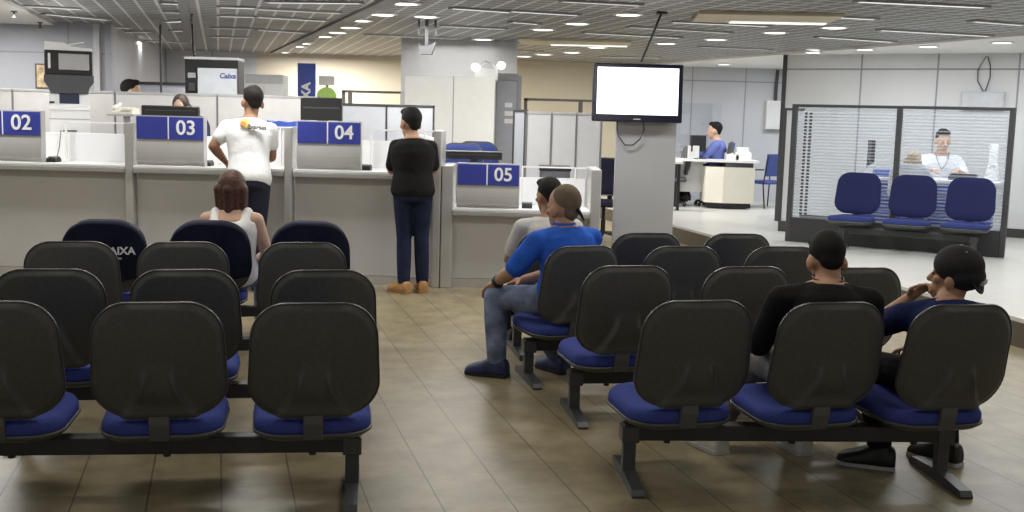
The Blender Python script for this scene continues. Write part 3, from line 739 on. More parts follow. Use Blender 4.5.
# counter 05 background
partition('tall pale grey cubicle panels with dark end frame behind counter 05', *[at(527, 108, 12.6).x, at(602, 112, 12.6).x], 12.6, .05, 1.72, 3, mat('pale_grey_board', (.60, .60, .61), .5, noise=.03), False)
a, b = at(515, 107, 12.9), at(526, 107, 12.6)
t = thing('cubicle_partition', 'narrow grey end return of the cubicle panels beside the grey door', 'partition', (a.x, 12.95, 0), R(-20))
MB().box(0, .14, 0, .04, .04, 1.72).build('panel', mat('blue_grey_board', (.4, .4, .4), .6), t)
MB().box(-.02, 0, -.01, .05, 0, 1.74).box(.12, .15, -.01, .05, 0, 1.74).box(0, .14, -.008, .048, 1.71, 1.74).build('frame', CHAR, t)
def monitor(label, px0, px1, py0, py1, Y, base_z, front=False, tilt=0):
    a, b = at(px0, py0, Y), at(px1, py1, Y)
    t = thing('computer_monitor', label, 'monitor', ((a.x + b.x) / 2, Y, 0), 0)
    wd = (b.x - a.x) / 2; z1, z0 = a.z, b.z
    MB().prism([(-.02, z0), (.03, z0), (.045, z0 + .05), (.03, z1 - .01), (.0, z1), (-.02, z1 - .01)], 'x', -wd, wd).build('casing', BLK, t)
    MB().box(-wd * .86, wd * .86, -.024, -.018, z0 + (z1 - z0) * .52, z0 + (z1 - z0) * .58, .002).build('vent', DKG, t)
    MB().box(-.04, .04, .0, .05, base_z, z0 + .02).box(-.12, .12, -.06, .12, base_z, base_z + .015).build('stand', BLK, t)
    return t
monitor('black monitor in front of the clerk with dark hair', 142, 199, 105, 117, 11.25, 1.08)
monitor('tall black monitor below the blue banner', 301, 342, 97, 121, 11.25, 1.08)
monitor('low wide black monitor in front of the navy office chairs', 446, 502, 150, 160, 11.2, .76)
for nm, x0, x1, yy, z in (('the counter where the man in white leans', -3.58, -2.24, 11.35, 1.06), ('the counter where the man in black stands', -2.07, -.83, 11.35, 1.06), ('the low counter beside the display column', -.55, .70, 11.35, .74)):
    t = thing('clerk_desk', 'white clerk desk behind ' + nm, 'desk', (x0, 11.13, 0))
    MB().box(0, x1 - x0, 0, .5, z - .03, z, .004).build('desk_top', WHITE, t)
    MB().box(0, .03, 0, .5, 0, z - .03).build('side', WHITE, t); MB().box(x1 - x0 - .03, x1 - x0, 0, .5, 0, z - .03).build('side', WHITE, t)
t = thing('clerk_desk', 'white clerk desk below the telephone behind counter 02', 'desk', (-5.6, 11.13, 0))
MB().box(0, 1.88, 0, .5, 1.05, 1.08, .004).build('desk_top', WHITE, t)
MB().box(0, .03, 0, .5, 0, 1.05).build('side', WHITE, t); MB().box(1.85, 1.88, 0, .5, 0, 1.05).build('side', WHITE, t)
# telephone on a bracket shelf
p = at(125, 114, 11.5)
t = thing('telephone', 'white desk telephone on a small shelf left of counter 03', 'telephone', (p.x, 11.5, p.z))
MB().prism([(-.10, 0), (.12, 0), (.12, .07), (-.10, .02)], 'x', -.11, .11).build('base', mat('ivory_plastic', (.74, .71, .62), .4), t)
MB().box(-.02, .09, -.07, .02, .045, .055).build('keys', mat('key_grey', (.5, .48, .42), .5), t, rot=(R(12), 0, 0))
MB().cap((-.085, -.07, .065), (-.085, .09, .10), .022, .022).build('handset', WHITEP, t, True)
t = thing('wall_shelf', 'small grey shelf under the white telephone', 'shelf', (p.x, 11.5, p.z))
MB().box(-.15, .13, -.12, .16, -.022, -.002, .003).build('board', GREYM, t); MB().box(-.02, .02, .0, .10, 1.08 - p.z, -.02).build('post', GREYM, t)
# blue topped box right of the man in white, white printer behind the man in black
p = at(281, 170, 11.2)
t = thing('ticket_printer', 'white box with a wavy blue lid between the man in white and sign 04', 'printer', (p.x, 11.35, 1.06))
MB().box(-.115, .115, -.10, .12, 0, .42, .012).build('body', WHITEP, t)
MB().prism([(-.15, .43), (-.10, .42), (.10, .42), (.14, .43), (.14, .49), (.06, .475), (-.02, .49), (-.10, .478), (-.15, .495)], 'y', -.13, .12).build('lid', mat('bright_blue_plastic', (.06, .12, .55), .4), t)
p = at(424, 140, 11.3)
t = thing('telephone', 'white telephone and holder behind the head of the man in black', 'telephone', (p.x, 11.4, 1.06))
MB().box(-.10, .12, -.05, .08, 0, .30, .015).build('holder', WHITEP, t); MB().cap((-.03, -.05, .36), (.09, -.05, .33), .028, .03).build('handset', WHITE, t, True)
p = at(555, 170, 11.4)
t = thing('desktop_printer', 'dark grey desktop printer behind the glass of counter 05', 'printer', (p.x, 11.45, .74))
MB().box(-.155, .155, -.15, .15, 0, .40, .02).build('body', mat('charcoal_plastic', (.10, .10, .11), .45), t)
MB().box(-.12, .12, -.16, -.14, .06, .2, .005).build('paper_tray', DKG, t); MB().box(-.165, .165, -.16, .16, .37, .42, .012).build('lid', BLK, t)

def office_chair(label, loc, rz, sc=1.0, m=None, lift=0.0, shell=None):
    t = thing('office_chair', label, 'chair', loc, rz); t.scale = (sc,) * 3
    fm = m or mat('navy_chair_fabric', (.02, .035, .15), .9, noise=.15, scale=60)
    bk = link('backrest', M_PAD.copy(), t, (0, -.24, .78 + lift), (R(8), 0, 0)); bk.data.materials[0] = fm
    sh = link('back_shell', M_BACK.copy() if shell else M_BACK, bk)
    if shell: sh.data.materials[0] = shell
    s = link('seat', M_SEAT.copy(), t, (0, .02, .45 + lift)); s.data.materials[0] = fm
    MB().prism([(y_, z_ + lift) for y_, z_ in ((-.05, .40), (-.24, .40), (-.29, .46), (-.29, .62), (-.27, .62), (-.27, .47), (-.23, .42), (-.05, .42))], 'x', -.03, .03).build('back_support', BLK, t)
    MB().lathe([(.03, .07), (.03, .25 + lift * .6), (.022, .25 + lift * .6), (.022, .41 + lift)], 12).build('gas_column', BLK, t)
    for k in range(5):
        a = 2 * PI * k / 5; l = MB().tube([(0, 0, .09), (.28 * math.cos(a), .28 * math.sin(a), .065)], .02, 8).build('leg', BLK, t)
        MB().ell((.28 * math.cos(a), .28 * math.sin(a), .03), (.03, .03, .03)).build('caster', BLK, l, True)
    return t
p = at(468, 150, 12.0)
office_chair('navy office chair behind the 05 monitor, left of the pair', (at(455, 150, 12.0).x, 12.05, 0), R(165), 1.0, None, .33)
office_chair('navy office chair behind the 05 monitor, right of the pair', (at(480, 150, 12.5).x, 12.62, 0), R(190), 1.0, None, .34)
p = at(607, 165, 15.0)
office_chair('dark navy office chair seen in the gap left of the grey column', (p.x, 15.3, 0), R(160), 1.1, mat('dark_navy_fabric', (.008, .010, .03), .9))

# ------------------------------------------------------------------ platform desk on the right
p = at(716, 200, 18.6)
t = thing('reception_desk', 'white desk with an angled cream front where the man in lilac sits', 'desk', (p.x, 18.7, PZ))
MB().prism([(-.72, -.05), (.60, -.30), (.68, -.2), (.68, .55), (-.72, .55)], 'z', .78, .82).build('desk_top', WHITE, t)
MB().prism([(-.20, -.12), (.08, -.26), (.60, -.26), (.60, .35), (-.20, .35)], 'z', .10, .70).build('cabinet', CREAM, t)
MB().prism([(-.16, -.09), (.09, -.22), (.56, -.22), (.56, .32), (-.16, .32)], 'z', .02, .10).build('plinth', BLK, t)
MB().box(-.66, -.2, .18, .22, .25, .78).build('modesty_panel', WALLW, t)
MB().box(-.70, -.66, -.02, .50, 0, .78).build('leg', BLK, t)
MB().box(.12, .58, -.20, .30, .70, .78).build('support', DKG, t)
p = at(697, 137, 18.8)
t = thing('computer_monitor', 'dark monitor on the white desk before the man in lilac', 'monitor', (p.x + .02, 18.75, PZ + .82), R(35))
MB().box(-.17, .17, -.02, .03, .12, .40, .01).build('casing', BLK, t); MB().box(-.12, .12, -.08, .08, 0, .015).box(-.03, .03, .02, .05, 0, .2).build('stand', BLK, t)
p = at(692, 152, 18.6)
o = MB().box(-.09, .09, -.06, .06, 0, .22, .01).build('storage_box', WALLW); o.location = (p.x + .02, 18.42 + .35, PZ + .82); o.location = (at(690, 150, 18.7).x + .06, 18.83 - .12, PZ + .82)
tag(o, 'pale box on the left corner of the white desk', 'box')
for k, (px, sx, h, lab) in enumerate(((730, .10, .08, 'white paper stack on the white desk behind the man in lilac'), (741, .13, .11, 'white desk printer at the right end of the white desk'))):
    p = at(px, 150, 18.8)
    t = thing('paper_stack' if k == 0 else 'desk_printer', lab, 'paper' if k == 0 else 'printer', (p.x + .03, 18.8, PZ + .82))
    MB().prism([(-.12, 0), (.12, 0), (.12, h + .04), (-.12, h)], 'x', -sx, sx).build('body', WHITEP, t)
    if k: MB().box(-sx * .8, sx * .8, .0, .1, h + .02, h + .10, .01).build('tray', WHITE, t)
p = at(727, 145, 19.2)
o = MB().prism([(-.05, 0), (.05, 0), (.09, .28), (-.02, .28)], 'y', -.03, .03).build('file_folder', mat('folder_blue', (.10, .14, .5), .5)); o.location = (p.x + .02, 19.05, PZ + .82)
tag(o, 'small blue folder standing on the white desk', 'folder')
a, b = at(695, 103, 19.6), at(722, 103, 19.6)
o = MB().box(-.35, b.x - a.x, 0, .02, 0, a.z - PZ, .004).build('glass_screen', glass_mat('frosted_glass', (.95, .97, .99), .08)); o.location = (a.x, 19.6, PZ)
tag(o, 'pale glass screen standing behind the man in lilac', 'glass screen')
# blue visitor chair
p = fl(757, 204, PZ)
t = thing('visitor_chair', 'blue visitor chair with thin black legs right of the white desk', 'chair', (p.x - .02, 19.1, PZ), R(28))
bl = mat('mid_blue_fabric', (.07, .10, .32), .9, noise=.1, scale=60)
MB().box(-.24, .24, -.22, .22, .41, .47, .025).build('seat', bl, t)
MB().prism([(-.22, .55), (-.19, .55), (-.24, .93), (-.28, .93)], 'x', -.23, .23).build('backrest', bl, t)
for sx in (-.25, .25):
    MB().tube([(sx, .24, 0), (sx, .22, .40), (sx, .22, .64), (sx, -.2, .66)], .012, 8).build('leg', BLK, t)
    MB().tube([(sx, -.26, 0), (sx, -.2, .40), (sx * .9, -.27, .9)], .012, 8).build('leg', BLK, t)
# office chair left of the desk, small counter edges by the column
office_chair('dark grey office chair between the grey column and the white desk', (at(676, 150, 18.6).x, 18.9, PZ), R(100), 1.0, mat('grey_chair_fabric', (.10, .10, .11), .9))
p = at(676, 205, 18.0)
t = thing('side_table', 'white topped side table with dark legs just right of the grey column', 'table', (at(678, 160, 17.9).x - .05, 17.95, PZ))
MB().box(-.16, .12, -.2, .2, .76, .80, .004).build('table_top', WHITE, t)
MB().box(-.15, -.02, -.15, .15, 0, .76).build('leg', CHAR, t); MB().box(.06, .10, -.05, .05, 0, .76).build('leg', BLK, t)
# wall boxes with conduit
p = at(773.5, 115, 20.4)
t = thing('electrical_box', 'white electrical box with a dark conduit on the far right wall', 'electrical box', (p.x, 20.5, p.z))
MB().box(-.14, .15, -.16, 0, -.26, .26, .01).build('body', WHITEP, t); MB().box(-.115, .125, -.168, -.155, -.23, .23, .004).build('door', WALLW, t)
MB().tube([(.03, -.07, .26), (.03, -.06, .5), (.05, -.05, .82)], .03, 8).build('conduit', CHAR, t)
def on_wr(u, z, off=.0):                                    # a point on the right panelled wall
    a, b = V((3.96, 16.4, 0)), V((9.4, 13.2, 0)); d = (b - a).normalized(); n = V((d.y, -d.x, 0))
    return a + d * u + n * off + V((0, 0, z))
RZW = math.atan2(13.2 - 16.4, 9.4 - 3.96)
q = on_wr(2.72, 2.05)
t = thing('electrical_box', 'flat grey box with loose wires on the wall above the man in white', 'electrical box', q, RZW)
MB().box(-.27, .27, -.07, 0, -.14, .11, .008).build('body', mat('pale_grey_metal', (.56, .57, .60), .4), t)
MB().box(-.25, .25, -.078, -.068, -.12, .09, .004).build('door', mat('pale_grey_door', (.60, .61, .64), .4), t)
MB().tube([(.0, -.03, .11), (-.08, -.03, .25), (-.09, -.02, .4), (.0, -.02, .58)], .008, 6).build('wire', DKG, t)
MB().tube([(.02, -.03, .11), (.07, -.03, .3), (.06, -.02, .45), (.02, -.02, .58)], .008, 6).build('wire', DKG, t)

# ------------------------------------------------------------------ desk behind the glazed partition
dq = PA + pd * 1.25 - pn * 1.15
t = thing('office_desk', 'desk with a blue striped front behind the glazed partition', 'desk', (dq.x, dq.y, PZ), prz)
MB().box(-.78, .98, -.25, .45, .76, .80, .006).build('desk_top', WHITE, t)
q = MB()
for k in range(13): q.box(-.74, .94, -.20, -.18, .10 + k * .05, .10 + k * .05 + .026)
q.build('striped_front', mat('stripe_blue', (.07, .11, .45), .5), t)
MB().box(-.74, .94, -.18, -.16, .06, .76).build('front_panel', mat('stripe_back', (.60, .64, .78), .5), t)
MB().box(-.76, -.72, -.2, .42, 0, .76).build('side', WHITE, t); MB().box(.92, .96, -.2, .42, 0, .76).build('side', WHITE, t)
def on_desk(u, v): return V((dq.x, dq.y, PZ + .80)) + pd * u - pn * v
def on_px(px, v):                                           # a spot on that desk under a picture column
    best = min(range(-75, 96), key=lambda k: abs(proj_x(on_desk(k / 100, v)) - px)); return on_desk(best / 100, v)
def proj_x(P):
    d = P - V((0, 0, CAMH)); f_ = d.dot(fw); return 512 + F * d.dot(rc) / f_
q = on_px(870, .12)
t = thing('computer_monitor', 'dark monitor turned sideways on the desk behind the glazed partition', 'monitor', q, R(79))
MB().box(-.2, .2, -.02, .03, .12, .46, .01).build('casing', BLK, t); MB().box(-.1, .1, -.08, .08, 0, .015).box(-.03, .03, .02, .05, 0, .2).build('stand', BLK, t)
q = on_px(886, -.05)
t = thing('card_box', 'small blue box on the desk behind the glazed partition', 'box', q, prz)
MB().box(-.13, .13, -.08, .08, 0, .07, .006).build('box', mat('box_blue', (.10, .14, .42), .5), t); MB().box(-.135, .135, -.085, .085, .07, .10, .006).build('lid', mat('box_lid_blue', (.16, .22, .55), .5), t)
q = on_px(866, -.06)
o = MB().prism([(-.05, 0), (.08, 0), (.10, .18), (.02, .13)], 'y', -.04, .04).build('document_stand', WHITEP); o.location = q; o.rotation_euler = (0, 0, prz)
tag(o, 'white document holder leaning beside the sideways monitor', 'document holder')
q = on_px(963, .02)
t = thing('keyboard', 'dark keyboard raised on the desk beside the man in the white shirt', 'keyboard', q, prz)
MB().prism([(-.08, 0), (.08, 0), (.08, .075), (-.08, .04)], 'x', -.16, .16).build('body', DKG, t)
MB().box(-.14, .14, -.06, .06, .058, .068).build('keys', BLK, t, rot=(R(12), 0, 0))
q = on_px(992, .05)
t = thing('table_fan', 'white tower with a wide foot at the right end of the striped desk', 'appliance', q, prz)
MB().lathe([(.10, 0), (.10, .03), (.075, .10), (.06, .20), (.05, .22), (.05, .44), (.04, .46)], 18).build('body', WHITEP, t, True)
MB().box(-.03, .03, -.062, -.05, .1, .2, .004).build('label', mat('pale_label', (.55, .57, .6), .5), t)
# loose black cable on the platform
p0, p1 = PA + pd * .18 - pn * .35, PA + pd * .6 - pn * .4
tag(MB().tube([p0 + V((0, 0, .012)), p0.lerp(p1, .3) + V((.03, .08, .012)), p0.lerp(p1, .6) + V((-.03, -.06, .012)), p1 + V((0, 0, .012))], .01, 6).build('cable', DKG), 'dark cable lying on the platform behind the glazed partition', 'cable')

# ------------------------------------------------------------------ people
def rotz(a): return Matrix.Rotation(a, 3, 'Z')
def lerp(a, b, t): return a + (b - a) * t
def bez(P, Cc, N, t):
    return (1 - t) ** 2 * P + 2 * t * (1 - t) * Cc + t * t * N
def torso(b, J, ts, inf=0.0, fat=1.0):
    rings = []
    tab = [(-.18, .125, .10), (-.08, .160, .120), (.0, .170, .122), (.15, .160, .112), (.32, .148, .102), (.5, .158, .110), (.68, .172, .118), (.82, .160, .104), (.90, .112, .085), (.95, .085, .070), (1.0, .068, .060)]
    def wd(t):
        for (a, x, y), (c, x2, y2) in zip(tab, tab[1:]):
            if t <= c: k = (t - a) / (c - a); return lerp(x, x2, k), lerp(y, y2, k)
        return tab[-1][1:]
    for t in ts:
        c = bez(J['P'], J['C'], J['N'], t)
        d = (bez(J['P'], J['C'], J['N'], t + .02) - bez(J['P'], J['C'], J['N'], t - .02)).normalized()
        rt = lerp(J['hr'] - J['hl'], J['sr'] - J['sl'], min(max(t, 0), 1)); rt = (rt - d * rt.dot(d)).normalized()
        f = d.cross(rt) * -1
        rx, ry = wd(t); rx = (rx + inf) * fat; ry = (ry + inf) * fat
        rings.append([c + rt * rx * math.copysign(abs(math.cos(a)) ** .9, math.cos(a)) + f * ry * math.sin(a) for a in [2 * PI * k / 24 for k in range(24)]])
    b.rings(rings)
def hand(b, w, d, n, s, curl=(.5, .7), sp=1.0, k=1.0):
    """w wrist, d direction, n palm normal, s towards the thumb side"""
    d = d.normalized(); n = (n - d * n.dot(d)).normalized(); s_ = n.cross(d); s = s_ if s_.dot(s) > 0 else -s_
    b.cap(w, w + d * .05 * k, .024 * k, .026 * k)
    for q in (-1.2, -.4, .4, 1.2): b.cap(w + d * .02 * k + s * q * .012 * k, w + d * .088 * k + s * q * .021 * k, .013 * k, .0125 * k, 10)
    for i, q in enumerate((1.25, .42, -.42, -1.25)):
        L = (.040, .045, .042, .033)[i] * k
        p = w + d * .09 * k + s * q * .0215 * k; dd = (d + s * q * .10 * sp)
        for j, r in enumerate((.0095, .0085, .0075)):
            c = curl[0] if j == 0 else curl[1]
            ax = n.cross(dd).normalized()
            dd = (dd.normalized() * math.cos(c) + n * math.sin(c) * (1 if True else 0)).normalized() if j == 0 else (dd * math.cos(c) + (n - dd * n.dot(dd)).normalized() * math.sin(c) if (n - dd * n.dot(dd)).length > .05 else dd * math.cos(c) - d * math.sin(c)).normalized()
            e = p + dd * L * (1, .72, .6)[j]
            b.cap(p, e, r * k, r * .9 * k, 9); p = e
    t0 = w + d * .025 * k + s * .026 * k; t1 = t0 + (d * .6 + s * .8 + n * .25).normalized() * .045 * k; t2 = t1 + (d * .9 + s * .2 + n * .4).normalized() * .032 * k
    b.cap(t0, t1, .0135 * k, .011 * k, 9); b.cap(t1, t2, .0105 * k, .0085 * k, 9)
def foot_shape(b, an, ty, grow=0.0, sole=False):
    f = V((math.sin(ty) * -1, math.cos(ty), 0)); r = V((f.y, -f.x, 0)); base = V((an.x, an.y, an.z - .085))
    secs = [(-.075, .022, .045, .035), (-.065, .034, .05, .06), (-.02, .038, .05, .085), (.04, .040, .046, .075), (.10, .046, .036, .055), (.155, .046, .028, .045), (.19, .034, .022, .035), (.205, .012, .016, .02)]
    rings = []
    for y, w_, cz, hz in secs:
        c = base + f * y
        ring = []
        for i in range(14):
            a = 2 * PI * i / 14; zz = math.sin(a)
            top = cz + (hz + grow * .6) if zz > 0 else cz
            z = cz + zz * (hz if zz > 0 else cz) if not sole else (.022 if zz > 0 else 0.0)
            ring.append(c + r * (w_ + grow) * math.copysign(abs(math.cos(a)) ** .7, math.cos(a)) + V((0, 0, max(0.002, z))))
        rings.append(ring)
    b.rings(rings)
def head_rot(J): return rotz(J.get('hy', 0)) @ Matrix.Rotation(J.get('hp', 0), 3, 'X') @ Matrix.Rotation(J.get('ht', 0), 3, 'Y')
def person(label, loc, rz, J, skin, shirt=None, trousers=None, shoes=None, hair=None, hair_kind='short', sleeve=.6, vox=.009, eyes=False, s=1.0, sole=None, fat=1.0, group=None, hands=True, legs=True, tank=False, hem=-.12):
    t = thing('person', label, 'person', loc, rz, group); t.scale = (s, s, s)
    J = {k: (V(v) if isinstance(v, tuple) else v) for k, v in J.items()}
    HR = head_rot(J) * J.get('hs', 1.0); H = J['H']
    def hp(x, y, z): return H + HR @ V((x, y, z))
    # ---- body
    b = MB()
    torso(b, J, [-.18, -.08, 0, .15, .32, .5, .68, .82, .92, 1.0], 0, fat)
    b.cap(J['N'] - V((0, 0, .02)), hp(0, -.018, -.05), .062, .054)
    b.ell(hp(0, -.012, .028), (.076, .096, .102), HR)
    b.ell(hp(0, .022, -.050), (.057, .068, .072), HR); b.ell(hp(0, .060, -.098), (.028, .024, .022), HR)
    b.ell(hp(0, .075, .022), (.052, .014, .014), HR)
    b.cap(hp(0, .082, .012), hp(0, .106, -.028), .010, .015, 10)
    b.ell(hp(0, .088, -.064), (.024, .010, .011), HR)
    for q in (-1, 1): b.ell(hp(q * .083, -.010, -.014), (.014, .025, .034), HR); b.ell(hp(q * .045, .06, -.015), (.022, .018, .018), HR)
    for q, sh, el, wr in ((-1, 'sl', 'el', 'wl'), (1, 'sr', 'er', 'wr')):
        S, E, W = J[sh], J[el], J[wr]
        b.cap(bez(J['P'], J['C'], J['N'], .86), S, .066, .056); b.cap(bez(J['P'], J['C'], J['N'], .97), S, .045, .045)
        b.cap(S, E, .056, .043); b.cap(E, lerp(E, W, .35), .043, .044); b.cap(lerp(E, W, .35), W, .044, .028)
        d = J.get('d' + wr, (W - E)); n = J.get('n' + wr, V((0, 0, -1))); cu = J.get('c' + wr, (.35, .5))
        if hands: hand(b, W, d, n, J.get('s' + wr, V((-q, .3, 0))), cu)
    if legs:
        for q, hi, kn, an in ((-1, 'hl', 'kl', 'al'), (1, 'hr', 'kr', 'ar')):
            Hh, K, A = J[hi], J[kn], J[an]
            b.cap(Hh, K, .082, .056); b.cap(K, lerp(K, A, .3), .055, .057); b.cap(lerp(K, A, .3), A, .057, .038)
            foot_shape(b, A, J.get('t' + an, 0))
    body = link('body', remesh(b, vox, skin, 'body'), t)
    if eyes:
        for q in (-1, 1): MB().ell(hp(q * .031, .083, .006), (.010, .006, .005), HR).build('eye', EYE, t, True)
        MB().ell(hp(0, .094, -.066), (.024, .008, .007), HR).build('lips', mat('lip_tone', (.32, .13, .10), .5), t, True)
    # ---- shirt
    if shirt:
        b = MB(); inf = .016
        ts = [hem, -.06, 0, .15, .32, .5, .68, .82, .90, .955] if not tank else [hem, -.06, 0, .15, .32, .5, .66, .74, .79]
        torso(b, J, ts, inf, fat)
        if not tank:
            for sh, el, wr in (('sl', 'el', 'wl'), ('sr', 'er', 'wr')):
                S, E, W = J[sh], J[el], J[wr]
                b.cap(bez(J['P'], J['C'], J['N'], .855), S, .076, .066); b.cap(bez(J['P'], J['C'], J['N'], .93), S, .052, .058)
                if sleeve <= 1: b.cap(S, lerp(S, E, sleeve), .068, .066)
                else: b.cap(S, E, .071, .058); b.cap(E, lerp(E, W, sleeve - 1), .058, .043)
        else:
            for q in (-1, 1):
                rt = (J['sr'] - J['sl']).normalized(); c0 = bez(J['P'], J['C'], J['N'], .72)
                fr = rt.cross(V((0, 0, 1))) * -1
                top = bez(J['P'], J['C'], J['N'], .93) + rt * q * .105
                for sg in (-1, 1): b.cap(c0 + rt * q * .09 + fr * sg * .100, top + fr * sg * .02, .042, .036)
        link('shirt' if not tank else 'tank_top', remesh(b, vox, shirt, 'shirt', 14 if not tank else 5), t)
    if trousers:
        b = MB(); torso(b, J, [-.20, -.10, -.02, .07], .010, fat)
        for hi, kn, an in (('hl', 'kl', 'al'), ('hr', 'kr', 'ar')):
            Hh, K, A = J[hi], J[kn], J[an]
            b.cap(Hh, K, .096, .070); b.cap(K, lerp(K, A, .4), .070, .070); b.cap(lerp(K, A, .4), lerp(K, A, .93), .070, .060)
        link('trousers', remesh(b, vox, trousers, 'trousers', 5), t)
    if shoes:
        for an in ('al', 'ar'):
            b = MB(); foot_shape(b, J[an], J.get('t' + an, 0), .012); b.cap(J[an] + V((0, 0, -.02)), J[an] + V((0, 0, .015)), .052, .05)
            so = link('shoe', remesh(b, .007, shoes, 'shoe', 3), t)
            if sole:
                b = MB(); foot_shape(b, J[an], J.get('t' + an, 0), .016, True); b.build('sole', sole, so)
    # ---- hair
    if hair:
        b = MB()
        if hair_kind in ('short', 'shaved'):
            g = .0 if hair_kind == 'short' else -.006
            b.ell(hp(0, -.030, .048), (.0805 + g, .100 + g, .096 + g), HR); b.ell(hp(0, -.064, .0), (.060 + g, .048 + g, .062), HR)
            if hair_kind == 'short': b.ell(hp(0, .03, .105), (.062, .055, .034), HR)
        elif hair_kind == 'long':
            b.ell(hp(0, -.028, .030), (.097, .108, .108), HR)
            for q in (-2, -1, 0, 1, 2): b.cap(hp(q * .036, -.06 - .022 * (2 - abs(q)), .0), hp(q * .038, -.055 - .022 * (2 - abs(q)), -.245 + .035 * abs(q)), .046, .026)
            for q in (-1, 1): b.cap(hp(q * .085, -.01, .0), hp(q * .088, -.01, -.15), .026, .020)
        elif hair_kind == 'bob':
            b.ell(hp(0, -.025, .035), (.090, .104, .108), HR)
            for q in (-2, -1, 0, 1, 2): b.cap(hp(q * .034, -.055 - .02 * (2 - abs(q)), .0), hp(q * .038, -.05 - .02 * (2 - abs(q)), -.12), .042, .034)
        link('hair', remesh(b, .008, hair, 'hair', 3), t)
    return t, hp, J, HR

def stand():
    return dict(P=(0, 0, .95), C=(0, .03, 1.22), N=(0, .0, 1.47), H=(0, .03, 1.605), hl=(-.09, 0, .90), hr=(.09, 0, .90), kl=(-.095, .02, .50), kr=(.095, .02, .50), al=(-.10, -.03, .085), ar=(.10, -.03, .085),
                sl=(-.185, -.01, 1.41), sr=(.185, -.01, 1.41), el=(-.24, -.02, 1.13), er=(.24, -.02, 1.13), wl=(-.22, .12, .90), wr=(.22, .12, .90))
def sit():
    return dict(P=(0, 0, .515), C=(0, -.08, .72), N=(0, -.03, .955), H=(0, .02, 1.085), hl=(-.09, .02, .50), hr=(.09, .02, .50), kl=(-.14, .44, .49), kr=(.14, .44, .49), al=(-.14, .42, .085), ar=(.14, .42, .085),
                sl=(-.180, -.05, .875), sr=(.180, -.05, .875), el=(-.235, .04, .63), er=(.235, .04, .63), wl=(-.13, .26, .58), wr=(.13, .26, .58))

BLACKT = cloth('black_cotton', (.012, .012, .012)); WHITET = cloth('white_cotton', (.80, .80, .80), .03)
DENIMD = cloth('dark_navy_denim', (.016, .022, .05), .3); DENIML = cloth('washed_blue_denim', (.17, .21, .31), .45)
NAVYT = cloth('navy_cotton', (.012, .020, .075)); GREYT = cloth('light_grey_cotton', (.50, .50, .49)); ROYAL = cloth('royal_blue_cotton', (.03, .12, .56), .15)
LILAC = cloth('lilac_blue_cotton', (.16, .20, .50)); BLACKJ = cloth('black_trouser_cloth', (.010, .010, .012)); GREYTR = cloth('grey_jersey', (.20, .20, .20), .35)
TANB = mat('tan_suede', (.42, .22, .08), .8, noise=.15, scale=30); SHOEB = mat('black_shoe_leather', (.012, .012, .013), .45); SOLEW = mat('pale_sole', (.55, .55, .55), .6); SOLEB = mat('black_sole', (.02, .02, .02), .6)

# 1 man in black at counter 04, facing the counter, arms folded on it
p = fl(405, 290)
J = stand(); J.update(P=(0, -.02, .95), C=(0, .0, 1.2), N=(-.015, .05, 1.44), H=(-.035, .10, 1.56), hs=1.12, hy=R(34), hp=R(-8), sl=(-.160, .05, 1.350), sr=(.158, .05, 1.350), el=(-.205, .12, 1.13), er=(.185, .12, 1.14), wl=(-.06, .31, 1.17), wr=(.06, .31, 1.17),
    kl=(-.075, .0, .50), kr=(.085, .02, .50), al=(-.07, -.07, .085), ar=(.10, .0, .085), tal=R(40), tar=R(10), nwl=V((0, 0, -1)), nwr=V((0, 0, -1)))
t, hp, JJ, HR = person('man in black short sleeved shirt and dark jeans standing at counter 04', (p.x + .07, 10.17, 0), R(4), J, SKIN1, BLACKT, DENIMD, TANB, HAIRB, 'short', .8, sole=mat('tan_sole', (.35, .2, .09), .7), s=1.0, fat=1.12)
# 2 man in white leaning on counter 03
p = at(250, 270, 10.1)
J = stand(); J.update(P=(.02, -.08, .97), C=(.0, .06, 1.24), N=(-.01, .16, 1.50), H=(.01, .22, 1.635), hs=1.08, hy=R(28), hp=R(-10), ht=R(3), sl=(-.20, .14, 1.415), sr=(.18, .14, 1.40), el=(-.31, .08, 1.245), er=(.185, .16, 1.16), wl=(-.235, .24, 1.115), wr=(.10, .36, 1.13),
    hl=(-.07, -.08, .91), hr=(.11, -.08, .91), kl=(-.07, -.06, .5), kr=(.09, -.06, .5), al=(-.08, -.08, .085), ar=(.08, -.08, .085))
t, hp, JJ, HR = person('man in white t-shirt with a logo leaning on counter 03', (p.x - .02, 10.12, 0), R(6), J, SKIN2, WHITET, mat('navy_trouser', (.012, .014, .035), .85, noise=.1), SHOEB, HAIRB, 'short', .55, s=1.05, fat=1.06)
def shirt_print(t, JJ, u, tpos, kind):
    c0 = bez(JJ['P'], JJ['C'], JJ['N'], tpos); rt = (JJ['sr'] - JJ['sl']).normalized()
    d = (bez(JJ['P'], JJ['C'], JJ['N'], tpos + .02) - c0).normalized(); f = (d.cross(rt)).normalized()
    return c0, rt, d, f
c0, rt, d, f = shirt_print(t, JJ, 0, .72, 'logo')
back = -(rt.cross(d)) if (rt.cross(d)).y > 0 else rt.cross(d)
back = back.normalized()
def decal(nm, o_, u, v, w_, h_, m_, n=6):
    """a print that lies on the shirt: small disc patch"""
    b = MB(); cpos = c0 + rt * u + d * v + back * (.150)
    b.rings([[cpos + (rt * math.cos(2 * PI * i / 20) * w_ + d * math.sin(2 * PI * i / 20) * h_) + back * k for i in range(20)] for k in (-.03, .004)])
    return b.build(nm, m_, o_)
decal('logo_disc', t, -.02, .045, .042, .042, mat('logo_yellow', (.75, .62, .12), .7))
decal('logo_spot', t, -.032, .038, .026, .022, mat('logo_orange', (.70, .26, .10), .7)).location = back * .004
M3 = Matrix((rt, d, back)).transposed()
